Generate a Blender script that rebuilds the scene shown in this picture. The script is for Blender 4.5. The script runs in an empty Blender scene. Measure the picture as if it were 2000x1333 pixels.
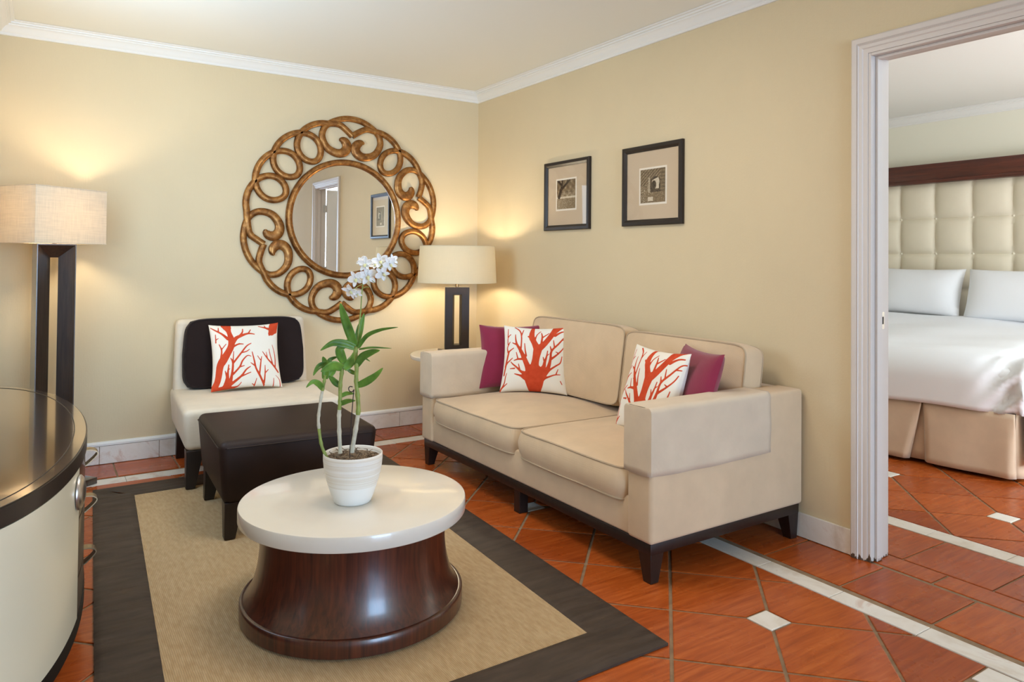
import bpy, bmesh, math, random
from mathutils import Vector, Matrix
from math import sin, cos, pi, radians, sqrt, atan2
random.seed(7)
S = bpy.context.scene
COL = S.collection

# ------------------------------------------------------------------ camera, world, daylight, exposure
F_PX, CY_PX, YAW, PITCH, ROLL = 1415.2, 485.93, .5781, .0152, .0089
CAM = Vector((-2.8107, -4.7965, 1.2))
fw = Vector((sin(YAW), cos(YAW), 0)); rt = Vector((cos(YAW), -sin(YAW), 0)); up = Vector((0, 0, 1))
fw, up = fw * cos(PITCH) + up * sin(PITCH), up * cos(PITCH) - fw * sin(PITCH)
rt, up = rt * cos(ROLL) + up * sin(ROLL), up * cos(ROLL) - rt * sin(ROLL)
cd = bpy.data.cameras.new('camera'); cam = bpy.data.objects.new('camera', cd); COL.objects.link(cam)
cd.sensor_width = 36; cd.lens = F_PX * 36 / 2000; cd.shift_y = -(666.5 - CY_PX) / 2000; cd.clip_start = .02
cam.matrix_world = Matrix(((rt.x, up.x, -fw.x, CAM.x), (rt.y, up.y, -fw.y, CAM.y), (rt.z, up.z, -fw.z, CAM.z), (0, 0, 0, 1)))
S.camera = cam

W = bpy.data.worlds.new('daylight'); S.world = W; W.use_nodes = True
W.node_tree.nodes['Background'].inputs['Color'].default_value = (.62, .78, 1, 1)
W.node_tree.nodes['Background'].inputs['Strength'].default_value = 2.0

S.view_settings.view_transform = 'Standard'; S.view_settings.look = 'None'
S.view_settings.gamma = 1; S.view_settings.use_curve_mapping = False
S.view_settings.exposure = -0.07


def area_light(name, loc, direction, sx, sy, power, color, spread=180):
    d = bpy.data.lights.new(name, 'AREA'); d.shape = 'RECTANGLE'; d.size = sx; d.size_y = sy
    d.energy = power; d.color = color; d.spread = radians(spread)
    o = bpy.data.objects.new(name, d); COL.objects.link(o); o.location = loc
    o.rotation_euler = Vector(direction).to_track_quat('-Z', 'Y').to_euler()
    return o


# daylight falling in through the windows (front glass door, left window, bedroom window), plus added fills
area_light('daylight_front_window', (-1.45, -9.43, 1.15), (0, 1, 0), 2.2, 2.0, 262, (.44, .68, 1))
area_light('daylight_left_window', (-2.97, -1.67, 1.6), (.72, .69, -.2), .95, 1.05, 20, (.50, .74, 1))
area_light('ceiling_fill_left_window', (-2.98, -1.67, 1.35), (.75, .1, .7), .95, .55, 10, (.74, .87, 1), 150)  # upward fill added at the left window to brighten the ceiling
area_light('overhead_fill', (-1.6, -2.5, 2.45), (0, 0, -1), .7, .7, 21, (1, .92, .82))  # unseen fill added overhead to lift seats, rug and tabletop; no fixture there
area_light('daylight_bedroom_window', (1.9, -5.9, 1.35), (0, 1, 0), 2.6, 2.1, 92, (.78, .89, 1))

area_light('ceiling_fill_bedroom_window', (1.9, -5.88, .9), (0, .7, .7), 2.6, .8, 64, (.74, .87, 1), 150)  # upward fill added to raise the bedroom ceiling and ambient level

# ------------------------------------------------------------------ helpers


class G:
    """collects shapes into one bmesh"""
    def __init__(self):
        self.bm = bmesh.new()

    def add(self, verts, faces, mi=0, M=None):
        vs = [self.bm.verts.new((M @ Vector(v)) if M else Vector(v)) for v in verts]
        out = []
        for f in faces:
            try:
                fc = self.bm.faces.new([vs[i] for i in f]); fc.material_index = mi; out.append(fc)
            except ValueError:
                pass
        return vs, out

    def box(self, x0, x1, y0, y1, z0, z1, mi=0, M=None):
        v = [(x, y, z) for z in (z0, z1) for x, y in ((x0, y0), (x1, y0), (x1, y1), (x0, y1))]
        return self.add(v, [(3, 2, 1, 0), (4, 5, 6, 7), (0, 1, 5, 4), (1, 2, 6, 5), (2, 3, 7, 6), (3, 0, 4, 7)], mi, M)

    def rbox(self, x0, x1, y0, y1, z0, z1, r, seg=3, mi=0, M=None, taper=None):
        b = bmesh.new(); bmesh.ops.create_cube(b, size=1)
        for v in b.verts:
            v.co = Vector(((x0 + x1) / 2 + v.co.x * (x1 - x0), (y0 + y1) / 2 + v.co.y * (y1 - y0), (z0 + z1) / 2 + v.co.z * (z1 - z0)))
        if taper:
            taper(b)
        if r > 0:
            bmesh.ops.bevel(b, geom=list(b.edges), offset=r, segments=seg, profile=.5, affect='EDGES')
        b.verts.index_update()
        self.add([v.co.copy() for v in b.verts], [[v.index for v in f.verts] for f in b.faces], mi, M); b.free()

    def tube(self, path, rad, n=8, mi=0, cap=True, closed=False):
        P = [Vector(p) for p in path]; m = len(P)
        rad = rad if isinstance(rad, (list, tuple)) else [rad] * m
        ref = None; rings = []
        for i in range(m):
            a = P[i - 1] if (i > 0 or closed) else P[i]; b = P[(i + 1) % m] if (i < m - 1 or closed) else P[i]
            t = (b - a).normalized()
            if ref is None:
                ref = t.orthogonal().normalized()
            ref = (ref - t * ref.dot(t))
            ref = ref.normalized() if ref.length > 1e-6 else t.orthogonal().normalized()
            bi = t.cross(ref)
            rings.append([P[i] + (ref * cos(2 * pi * k / n) + bi * sin(2 * pi * k / n)) * rad[i] for k in range(n)])
        v = [p for r_ in rings for p in r_]; f = []
        for i in range(m if closed else m - 1):
            j = (i + 1) % m
            for k in range(n):
                f.append((i * n + k, i * n + (k + 1) % n, j * n + (k + 1) % n, j * n + k))
        if cap and not closed:
            f.append(tuple(range(n - 1, -1, -1))); f.append(tuple((m - 1) * n + k for k in range(n)))
        self.add(v, f, mi)

    def lathe(self, prof, n=64, mi=0, M=None, c=(0, 0, 0), cap0=True, cap1=True):
        v = []; f = []
        for r, z in prof:
            for k in range(n):
                a = 2 * pi * k / n; v.append((c[0] + r * cos(a), c[1] + r * sin(a), c[2] + z))
        for i in range(len(prof) - 1):
            for k in range(n):
                f.append((i * n + k, i * n + (k + 1) % n, (i + 1) * n + (k + 1) % n, (i + 1) * n + k))
        if cap0:
            f.append(tuple(range(n - 1, -1, -1)))
        if cap1:
            f.append(tuple((len(prof) - 1) * n + k for k in range(n)))
        self.add(v, f, mi, M)

    def grid(self, fn, nu, nv, mi=0, M=None, flip=False):
        v = [fn(i / nu, j / nv) for j in range(nv + 1) for i in range(nu + 1)]
        f = []
        for j in range(nv):
            for i in range(nu):
                a = j * (nu + 1) + i
                q = (a, a + 1, a + nu + 2, a + nu + 1)
                f.append(q[::-1] if flip else q)
        return self.add(v, f, mi, M)

    def prism(self, poly, z0, z1, mi=0, M=None):
        n = len(poly); v = [(x, y, z0) for x, y in poly] + [(x, y, z1) for x, y in poly]
        f = [tuple(range(n - 1, -1, -1)), tuple(range(n, 2 * n))] + [(i, (i + 1) % n, n + (i + 1) % n, n + i) for i in range(n)]
        self.add(v, f, mi, M)

    def sweep(self, prof, path, mi=0):
        """prof: closed list of (a,b); path: list of (origin, A axis, B axis)"""
        n = len(prof); v = []
        for o, A, B in path:
            v += [Vector(o) + Vector(A) * a + Vector(B) * b for a, b in prof]
        f = []
        for i in range(len(path) - 1):
            for k in range(n):
                f.append((i * n + k, i * n + (k + 1) % n, (i + 1) * n + (k + 1) % n, (i + 1) * n + k))
        f.append(tuple(range(n - 1, -1, -1))); f.append(tuple((len(path) - 1) * n + k for k in range(n)))
        self.add(v, f, mi)


def obj(name, g, mats, parent=None, smooth=35, bevel=0, sub=0, world=True, weld=False):
    """link the collected shapes as ONE mesh object. With a parent the shapes are given in world
    coordinates (world=True) or in the thing's own frame (world=False)."""
    me = bpy.data.meshes.new(name)
    bmesh.ops.recalc_face_normals(g.bm, faces=list(g.bm.faces))
    root = parent
    while root is not None and root.parent is not None:
        root = root.parent
    if root is not None and world:
        bmesh.ops.translate(g.bm, verts=list(g.bm.verts), vec=-Vector(root.location))
    if weld:
        bmesh.ops.remove_doubles(g.bm, verts=list(g.bm.verts), dist=1e-5)
    g.bm.to_mesh(me); g.bm.free()
    for m in (mats if isinstance(mats, (list, tuple)) else [mats]):
        me.materials.append(m)
    o = bpy.data.objects.new(name, me); COL.objects.link(o)
    if smooth:
        me.shade_auto_smooth(angle=radians(smooth)) if hasattr(me, 'shade_auto_smooth') else None
        for p in me.polygons:
            p.use_smooth = True
        me.set_sharp_from_angle(angle=radians(smooth))
    if bevel:
        b = o.modifiers.new('bevel', 'BEVEL'); b.width = bevel; b.segments = 2; b.limit_method = 'ANGLE'; b.angle_limit = radians(40)
    if sub:
        s = o.modifiers.new('sub', 'SUBSURF'); s.levels = s.render_levels = sub
    if parent is not None:
        o.parent = parent
    return o


def thing(name, label, cat, loc=(0, 0, 0), rz=0, group=None):
    o = bpy.data.objects.new(name, None); COL.objects.link(o); o.empty_display_size = .1
    o.location = loc; o.rotation_euler = (0, 0, rz); return tag(o, label, cat, group)


def tag(o, label, cat, group=None):
    o['label'] = label; o['category'] = cat
    if group:
        o['group'] = group
    return o


def struct(o):
    o['kind'] = 'structure'; return o


# ------------------------------------------------------------------ materials
def srgb(r, g, b):
    f = lambda c: (c / 255 / 12.92) if c / 255 <= .04045 else ((c / 255 + .055) / 1.055) ** 2.4
    return (f(r), f(g), f(b), 1)


class MT:
    def __init__(self, name, color=(.8, .8, .8, 1), rough=.5, metal=0, spec=.5, coat=0, coat_rough=.05, sheen=0):
        self.m = bpy.data.materials.new(name); self.m.use_nodes = True
        self.t = self.m.node_tree; self.N = self.t.nodes; self.b = self.N['Principled BSDF']
        self.out = self.N['Material Output']; i = self.b.inputs
        i['Base Color'].default_value = color; i['Roughness'].default_value = rough; i['Metallic'].default_value = metal
        i['Specular IOR Level'].default_value = spec; i['Coat Weight'].default_value = coat; i['Coat Roughness'].default_value = coat_rough
        i['Sheen Weight'].default_value = sheen
        self.color = color

    def n(self, kind, **kw):
        nd = self.N.new(kind)
        for k, v in kw.items():
            if hasattr(nd, k):
                setattr(nd, k, v)
            else:
                nd.inputs[k].default_value = v
        return nd

    def l(self, a, b):
        self.t.links.new(a, b)

    def coord(self, scale=(1, 1, 1), kind='Object'):
        tc = self.n('ShaderNodeTexCoord'); mp = self.n('ShaderNodeMapping'); mp.inputs['Scale'].default_value = scale
        self.l(tc.outputs[kind], mp.inputs['Vector']); return mp.outputs['Vector']

    def noise(self, scale=5, detail=3, vec=None, rough=.55, dist=0):
        nd = self.n('ShaderNodeTexNoise'); nd.inputs['Scale'].default_value = scale; nd.inputs['Detail'].default_value = detail
        nd.inputs['Roughness'].default_value = rough; nd.inputs['Distortion'].default_value = dist
        if vec is not None:
            self.l(vec, nd.inputs['Vector'])
        return nd.outputs['Fac']

    def wave(self, scale, vec, dist=1, detail=2, direction='X', dscale=1):
        nd = self.n('ShaderNodeTexWave'); nd.bands_direction = direction
        nd.inputs['Scale'].default_value = scale; nd.inputs['Distortion'].default_value = dist; nd.inputs['Detail'].default_value = detail
        nd.inputs['Detail Scale'].default_value = dscale
        self.l(vec, nd.inputs['Vector']); return nd.outputs['Fac']

    def ramp(self, fac, stops):
        r = self.n('ShaderNodeValToRGB'); e = r.color_ramp.elements
        while len(e) < len(stops):
            e.new(.5)
        for k, (p, c) in enumerate(stops):
            e[k].position = p; e[k].color = c
        self.l(fac, r.inputs['Fac']); return r.outputs['Color']

    def math(self, op, a, b=None):
        nd = self.n('ShaderNodeMath'); nd.operation = op
        for k, x in enumerate((a, b)):
            if x is None:
                continue
            if isinstance(x, (int, float)):
                nd.inputs[k].default_value = x
            else:
                self.l(x, nd.inputs[k])
        return nd.outputs[0]

    def mix(self, fac, a, b, blend='MIX'):
        nd = self.n('ShaderNodeMix'); nd.data_type = 'RGBA'; nd.blend_type = blend
        for key, x in ((0, fac), (6, a), (7, b)):
            if isinstance(x, (int, float)):
                nd.inputs[key].default_value = x
            elif isinstance(x, tuple):
                nd.inputs[key].default_value = x
            else:
                self.l(x, nd.inputs[key])
        return nd.outputs[2]

    def col(self, c):
        self.l(c, self.b.inputs['Base Color'])

    def bump(self, h, strength=.2, dist=.002):
        nd = self.n('ShaderNodeBump'); nd.inputs['Strength'].default_value = strength; nd.inputs['Distance'].default_value = dist
        self.l(h, nd.inputs['Height']); self.l(nd.outputs['Normal'], self.b.inputs['Normal'])

    def vary(self, amt=.06, scale=6, detail=3, vec=None):
        c = self.color
        lo = tuple(max(0, x * (1 - amt)) for x in c[:3]) + (1,); hi = tuple(min(1, x * (1 + amt)) for x in c[:3]) + (1,)
        self.col(self.ramp(self.noise(scale, detail, vec if vec is not None else self.coord()), [(.3, lo), (.7, hi)])); return self


def fabric(name, color, rough=.9, weave=900, bump=.25, sheen=.2, amt=.05):
    a = MT(name, color, rough, spec=.2, sheen=sheen); a.vary(amt, 9, 4)
    v = a.coord(); w1 = a.wave(weave / 6.28, v, .6, 1, 'X'); w2 = a.wave(weave / 6.28, v, .6, 1, 'Z')
    w3 = a.wave(weave / 6.28, v, .6, 1, 'Y')
    a.bump(a.math('ADD', a.math('ADD', w1, w2), w3), bump, .0006); return a.m


def wood(name, c0, c1, rough=.35, coat=0, scale=(14, 14, 1.2), coat_rough=.08, nscale=3):
    a = MT(name, c0, rough, coat=coat, coat_rough=coat_rough)
    v = a.coord(scale)
    a.col(a.ramp(a.noise(nscale, 6, v, .6, .6), [(.3, c0), (.72, c1)]))
    return a.m


a = MT('cream_wall_paint', srgb(219, 200, 164), .85, spec=.15)
v = a.coord((60, 60, 3)); a.bump(a.math('ADD', a.noise(4, 3, v), a.noise(90, 2, a.coord())), .35, .0015)
a.vary(.02, 2, 3); WALL = a.m
a = MT('white_ceiling_paint', srgb(238, 236, 226), .9, spec=.1); CEIL = a.m
a = MT('bedroom_wall_paint', srgb(238, 233, 214), .88, spec=.15); BWALL = a.m
a = MT('white_trim_paint', srgb(236, 233, 226), .4, spec=.4); TRIM = a.m
# door casing paint, scuffed and chipped low down near the floor
a = MT('worn_casing_paint', srgb(216, 206, 196), .42, spec=.4)
geo = a.n('ShaderNodeNewGeometry'); sep = a.n('ShaderNodeSeparateXYZ'); a.l(geo.outputs['Position'], sep.inputs[0])
low = a.math('SUBTRACT', .05, sep.outputs['Z'])
chip = a.math('GREATER_THAN', a.math('ADD', a.math('MULTIPLY', low, 11), a.noise(70, 3, a.coord((1, 1, .25)))), .98)
a.col(a.mix(chip, srgb(216, 206, 196), srgb(92, 74, 58))); CASING = a.m

a = MT('terracotta_tile', srgb(176, 92, 48), .3, spec=.28, coat=.06, coat_rough=.12)
at = a.n('ShaderNodeAttribute'); at.attribute_name = 'tint'
streak = a.noise(3.0, 5, a.coord((1.6, 20, 1)), .6, .5)
c1 = a.ramp(streak, [(.25, srgb(150, 66, 22)), (.5, srgb(178, 84, 31)), (.78, srgb(200, 106, 48))])
c2 = a.ramp(at.outputs['Fac'], [(0, srgb(222, 210, 204)), (.5, srgb(246, 242, 238)), (1, srgb(255, 255, 255))])
a.col(a.mix(1.0, c1, c2, 'MULTIPLY')); a.bump(a.noise(9, 3, a.coord()), .12, .004)
rr = a.ramp(a.noise(5, 3, a.coord()), [(.3, (.2, .2, .2, 1)), (.7, (.36, .36, .36, 1))]); a.l(rr, a.b.inputs['Roughness']); TERRA = a.m
a = MT('grey_brown_grout', srgb(146, 120, 92), .9); a.vary(.2, 30, 3); GROUT = a.m
a = MT('cream_marble', srgb(226, 217, 201), .3, spec=.5)
a.col(a.ramp(a.noise(4, 8, a.coord((1, 1, 1)), .62, 1.5), [(.3, srgb(214, 200, 182)), (.48, srgb(232, 224, 212)), (.58, srgb(236, 229, 218)), (.66, srgb(219, 198, 182))])); MARBLE = a.m

a = MT('sisal_weave', srgb(189, 166, 130), .95, spec=.1)
v = a.coord(); wv = a.math('MULTIPLY', a.wave(55, v, 1.2, 2, 'X'), a.wave(95, v, 1.2, 2, 'Y'))
base = a.ramp(a.noise(22, 4, a.coord((4, 1, 1))), [(.3, srgb(196, 163, 120)), (.7, srgb(220, 190, 148))])
a.col(a.mix(a.ramp(wv, [(0, (.55, .55, .55, 1)), (.5, (0, 0, 0, 1))]), base, srgb(150, 126, 94))); a.bump(wv, .6, .0025); SISAL = a.m
a = MT('brown_leather_border', srgb(79, 67, 57), .58, spec=.28)
a.col(a.ramp(a.noise(6, 5, a.coord((1, 5, 1))), [(.3, srgb(58, 46, 38)), (.75, srgb(80, 66, 55))]))
a.bump(a.noise(3, 2, a.coord((1, 6, 1)), .5, .4), .5, .012); RUGB = a.m
GLOSSWOOD = wood('red_brown_gloss_wood', srgb(44, 16, 10), srgb(92, 42, 24), .34, .6, (22, 22, .8), .16)
BLACKW = MT('ebonised_wood', srgb(24, 18, 15), .5, spec=.3).m
DARKWOOD = wood('espresso_wood', srgb(24, 14, 10), srgb(40, 26, 19), .42, .1)
LAMPWOOD = wood('dark_lamp_wood', srgb(46, 33, 25), srgb(72, 55, 42), .3, .9, (30, 30, 2), .14)
MAHOG = wood('mahogany_rail', srgb(60, 24, 15), srgb(98, 44, 27), .4, .3, (10, 1, 14))
SLAB = MT('ivory_lacquer', srgb(226, 217, 202), .22, spec=.5, coat=.4, coat_rough=.05); SLAB.vary(.02, 4); SLAB = SLAB.m
SOFA = fabric('cream_cotton', srgb(214, 186, 151), .92, 1100, .25)
SLEEVE = fabric('pale_cotton_sleeve', srgb(214, 193, 166), .92, 1100, .25)
PIPING = fabric('tan_piping', srgb(184, 160, 130), .9, 1100, .2)
CHAIRF = fabric('cream_linen', srgb(222, 208, 186), .95, 700, .3)
BROWNF = fabric('dark_brown_cotton', srgb(37, 26, 24), .95, 800, .2, .1)
a = MT('dark_brown_leather', srgb(40, 25, 19), .55, spec=.28); a.vary(.15, 8, 4); a.bump(a.noise(260, 2, a.coord()), .12, .0008); LEATHER = a.m
MAGENTA = fabric('magenta_cotton', srgb(136, 36, 64), .9, 900, .3, .5)
a = MT('coral_print_cotton', srgb(238, 229, 214), .92, spec=.2)
at = a.n('ShaderNodeAttribute'); at.attribute_name = 'coral'
edge = a.math('LESS_THAN', at.outputs['Fac'], 0.0)
a.col(a.mix(edge, srgb(238, 230, 216), a.ramp(a.noise(30, 3, a.coord()), [(.3, srgb(196, 66, 36)), (.7, srgb(210, 80, 46))])))
a.bump(a.noise(220, 2, a.coord()), .2, .001); CORAL = a.m
a = MT('antique_gold_leaf', srgb(150, 102, 52), .36, .75, spec=.5)
a.col(a.ramp(a.noise(26, 6, a.coord(), .65, .4), [(.28, srgb(92, 56, 26)), (.5, srgb(146, 98, 50)), (.78, srgb(196, 146, 84))]))
a.l(a.ramp(a.noise(18, 4, a.coord()), [(.3, (.28, .28, .28, 1)), (.7, (.5, .5, .5, 1))]), a.b.inputs['Roughness']); GOLD = a.m
MIRROR = MT('mirror_silvering', (.86, .86, .84, 1), .01, 1).m
FRAMEB = MT('dark_bronze_frame', srgb(36, 26, 20), .42, .0, spec=.35, coat=.15, coat_rough=.25).m
MATB = MT('tan_mat_board', srgb(206, 184, 156), .9, spec=.1).m
WHITEP = MT('white_paper', srgb(238, 226, 208), .9).m
a = MT('pane_glass', (1, 1, 1, 1), .02)
tr = a.n('ShaderNodeBsdfTransparent'); gl = a.n('ShaderNodeBsdfGlossy'); gl.inputs['Roughness'].default_value = .02
fr = a.n('ShaderNodeFresnel'); fr.inputs['IOR'].default_value = 1.5; mx = a.n('ShaderNodeMixShader')
bf = a.n('ShaderNodeNewGeometry'); a.l(a.math('MULTIPLY', fr.outputs[0], a.math('SUBTRACT', 1.0, bf.outputs['Backfacing'])), mx.inputs[0]); a.l(tr.outputs[0], mx.inputs[1]); a.l(gl.outputs[0], mx.inputs[2]); a.l(mx.outputs[0], a.out.inputs['Surface']); GLASS = a.m
a = MT('sepia_print', (.5, .5, .5, 1), .8, spec=.2)
at = a.n('ShaderNodeAttribute'); at.attribute_name = 'ink'
nz = a.noise(150, 4, a.coord(), .7)
ink = a.math('ADD', at.outputs['Fac'], a.math('MULTIPLY', a.math('SUBTRACT', nz, .5), .9))
a.col(a.ramp(ink, [(.1, srgb(216, 200, 174)), (.5, srgb(140, 118, 88)), (.95, srgb(56, 44, 34))])); PRINT = a.m


def shade_mat(name, color, t=.5, weave=0):
    a = MT(name, color, .95, spec=.1)
    df = a.n('ShaderNodeBsdfDiffuse'); tl = a.n('ShaderNodeBsdfTranslucent'); mx = a.n('ShaderNodeMixShader'); mx.inputs[0].default_value = t
    c = a.ramp(a.math('ADD', a.math('MULTIPLY', a.noise(120, 3, a.coord((2, 2, .1))), .5), a.math('MULTIPLY', a.noise(120, 3, a.coord((.1, .1, 3))), .5)),
               [(.36, tuple(x * (1 - weave) for x in color[:3]) + (1,)), (.6, color)])
    a.l(c, df.inputs['Color']); a.l(c, tl.inputs['Color'])
    a.l(df.outputs[0], mx.inputs[1]); a.l(tl.outputs[0], mx.inputs[2]); a.l(mx.outputs[0], a.out.inputs['Surface']); return a.m


LINEN = shade_mat('linen_shade', srgb(232, 216, 190), .23, .16)
COTTONSHADE = shade_mat('cream_paper_shade', srgb(234, 222, 192), .185, .03)


def bulb_mat(name, color, strength):
    a = MT(name, color); em = a.n('ShaderNodeEmission'); em.inputs['Color'].default_value = color; em.inputs['Strength'].default_value = strength
    a.l(em.outputs[0], a.out.inputs['Surface']); return a.m


BULB = bulb_mat('warm_bulb', (1, .85, .62, 1), 230)
STEEL = MT('brushed_steel', srgb(196, 192, 188), .32, 1).m
BRASS = MT('aged_brass', srgb(150, 128, 98), .3, 1).m
a = MT('white_ceramic', srgb(240, 236, 228), .45, spec=.4)
v = a.coord((1, 1, 1)); nn = a.noise(1, 2, a.coord((2, 2, 170)), .5, .3)
tcz = a.n('ShaderNodeSeparateXYZ'); a.l(a.coord(), tcz.inputs[0])
band = a.math('MULTIPLY', nn, a.math('GREATER_THAN', tcz.outputs['Z'], .062)); a.bump(band, .7, .003)
a.col(a.ramp(band, [(.3, srgb(242, 239, 232)), (.75, srgb(222, 210, 190))])); CERAM = a.m
a = MT('bark_mix', srgb(118, 96, 74), 1); a.col(a.ramp(a.noise(60, 5, a.coord()), [(.3, srgb(64, 46, 34)), (.7, srgb(160, 138, 112))])); a.bump(a.noise(80, 4, a.coord()), 1, .008); BARK = a.m
a = MT('orchid_leaf', srgb(96, 140, 52), .4, spec=.4)
a.col(a.ramp(a.noise(16, 3, a.coord()), [(.3, srgb(58, 98, 34)), (.75, srgb(120, 164, 62))])); LEAF = a.m
CANEG = MT('green_cane', srgb(142, 158, 78), .5).vary(.2, 40).m
CANEW = MT('papery_sheath', srgb(206, 200, 178), .7).vary(.12, 50).m
a = MT('white_petal', srgb(246, 247, 246), .6, spec=.2); a.b.inputs['Subsurface Weight'].default_value = .15; PETAL = a.m
LIP = MT('pale_yellow_lip', srgb(228, 226, 168), .5).m
WIRE = MT('dark_wire', srgb(54, 48, 48), .5, .5).m
BEDW = MT('white_cotton', srgb(240, 240, 242), .9, spec=.15, sheen=.1); BEDW.bump(BEDW.noise(7, 4, BEDW.coord()), .12, .01); BEDW = BEDW.m
SATIN = MT('champagne_satin', srgb(216, 190, 162), .42, spec=.35, sheen=.4); SATIN.vary(.05, 10); SATIN = SATIN.m
a = MT('cream_faux_leather', srgb(228, 216, 192), .42, spec=.4, coat=.15, coat_rough=.3); a.vary(.02, 8); HEADB = a.m
CABCREAM = MT('cream_lacquer_door', srgb(226, 218, 192), .3, coat=.3, coat_rough=.12).m
a = MT('dark_lacquer_top', srgb(44, 31, 22), .16, spec=.6, coat=1, coat_rough=.06)
v = a.coord((2, 14, 1)); a.col(a.ramp(a.noise(8, 6, v, .6), [(.3, srgb(34, 24, 18)), (.7, srgb(60, 43, 30))])); CABTOP = a.m
CABWOOD = wood('umber_cabinet_wood', srgb(40, 26, 19), srgb(72, 50, 37), .35, .5, (8, 8, 8))

# ------------------------------------------------------------------ the setting
XL, XR, YF, ZC = -3.02, 0.0, -9.5, 2.47        # left wall, sofa wall, window wall behind the camera, ceiling
WT = .115                                       # thickness of the wall between the rooms
BX, BY0, BY1 = 3.5, -6.0, .35                   # bedroom far wall and its side walls
D0, D1, DH = -3.132, -3.925, 2.05               # doorway


def clip(poly, a, b, c):
    """keep a*x+b*y<=c"""
    out = []; n = len(poly)
    for i in range(n):
        p, q = poly[i], poly[(i + 1) % n]; dp = a * p[0] + b * p[1] - c; dq = a * q[0] + b * q[1] - c
        if dp <= 0:
            out.append(p)
        if dp * dq < 0:
            t = dp / (dp - dq); out.append((p[0] + (q[0] - p[0]) * t, p[1] + (q[1] - p[1]) * t))
    return out


def cliprect(poly, x0, x1, y0, y1):
    for abc in ((1, 0, x1), (-1, 0, -x0), (0, 1, y1), (0, -1, -y0)):
        if len(poly) >= 3:
            poly = clip(poly, *abc)
    return poly


def area2(p):
    return abs(sum(p[i][0] * p[(i + 1) % len(p)][1] - p[(i + 1) % len(p)][0] * p[i][1] for i in range(len(p)))) / 2


fg = G(); tints = []; fl = fg.bm.faces.layers.float.new('tint')
fg.box(XL - .1, BX + .1, YF - .1, BY1 + .1, -.06, -.004, 1)


def tile(poly, mi=0, ch=.003):
    if len(poly) < 3 or area2(poly) < 2e-4:
        return
    cx = sum(p[0] for p in poly) / len(poly); cy = sum(p[1] for p in poly) / len(poly)
    n = len(poly); tp = []
    for x, y in poly:
        d = sqrt((x - cx) ** 2 + (y - cy) ** 2); k = max(.5, 1 - ch * 1.5 / max(d, .01)); tp.append((cx + (x - cx) * k, cy + (y - cy) * k))
    v = [(x, y, -.004) for x, y in poly] + [(x, y, -.001) for x, y in poly] + [(x, y, 0) for x, y in tp]
    f = [(i, (i + 1) % n, n + (i + 1) % n, n + i) for i in range(n)] + [(n + i, n + (i + 1) % n, 2 * n + (i + 1) % n, 2 * n + i) for i in range(n)]
    f.append(tuple(range(2 * n, 3 * n)))
    _, fs = fg.add(v, f, mi); t = random.random()
    for q in fs:
        tints.append((q, t))


GR = .0078


def field(x0, x1, y0, y1, cv, cl, dv, dl, dots):
    """diagonal tiles between lines y-x=cv+dv*i and x+y=cl+dl*j, cut by small marble squares"""
    for i in range(-18, 19):
        for j in range(-26, 19):
            v0, v1 = cv + dv * i + GR * 1.1, cv + dv * (i + 1) - GR * 1.1; l0, l1 = cl + dl * j + GR * 1.1, cl + dl * (j + 1) - GR * 1.1
            P = [((l - v) / 2, (l + v) / 2) for v, l in ((v0, l0), (v1, l0), (v1, l1), (v0, l1))]
            P = cliprect(P, x0, x1, y0, y1)
            for dx, dy, h in dots:
                if len(P) < 3:
                    break
                cx = sum(p[0] for p in P) / len(P) - dx; cy = sum(p[1] for p in P) / len(P) - dy
                if abs(cx) + abs(cy) > .6:
                    continue
                hh = h + GR
                if abs(cx) > abs(cy):
                    P = clip(P, -1, 0, -(dx + hh)) if cx > 0 else clip(P, 1, 0, dx - hh)
                else:
                    P = clip(P, 0, -1, -(dy + hh)) if cy > 0 else clip(P, 0, 1, dy - hh)
            tile(P)
    for dx, dy, h in dots:
        if x0 < dx < x1 and y0 < dy < y1:
            tile(cliprect([(dx - h, dy - h), (dx + h, dy - h), (dx + h, dy + h), (dx - h, dy + h)], x0, x1, y0, y1), 2)


# living room: border rows, marble strips, diagonal field with inserts
field(XL, -.427, YF, -.437, -2.486, -3.968, .4603, .445, [(-.744, -3.224, .049), (-.479, -3.806, .049), (-.789, -1.887, .049), (-1.66, -3.45, .049)])
for k in range(-10, 24):
    tile(cliprect([(-.3 + 0, -2.862 - .333 * k + .3235), (-.3, -2.862 - .333 * k), (-.006, -2.862 - .333 * k), (-.006, -2.862 - .333 * k + .3235)], XL, 0, YF, -.01))
    y1 = -2.924 - .3085 * k
    tile(cliprect([(-.42, y1), (-.335, y1), (-.335, y1 + .306), (-.42, y1 + .306)], XL, 0, YF, -.43), 2, .001)
for k in range(-3, 14):
    x1 = -2.126 - .3115 * (k - 6)
    tile(cliprect([(x1 - .303, -.304), (x1, -.304), (x1, -.006), (x1 - .303, -.006)], XL, -.306, YF, 0))
    x2 = -2.401 - .311 * (k - 7)
    tile(cliprect([(x2 - .309, -.43), (x2, -.43), (x2, -.33), (x2 - .309, -.33)], XL, -.335, YF, 0), 2, .001)
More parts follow.
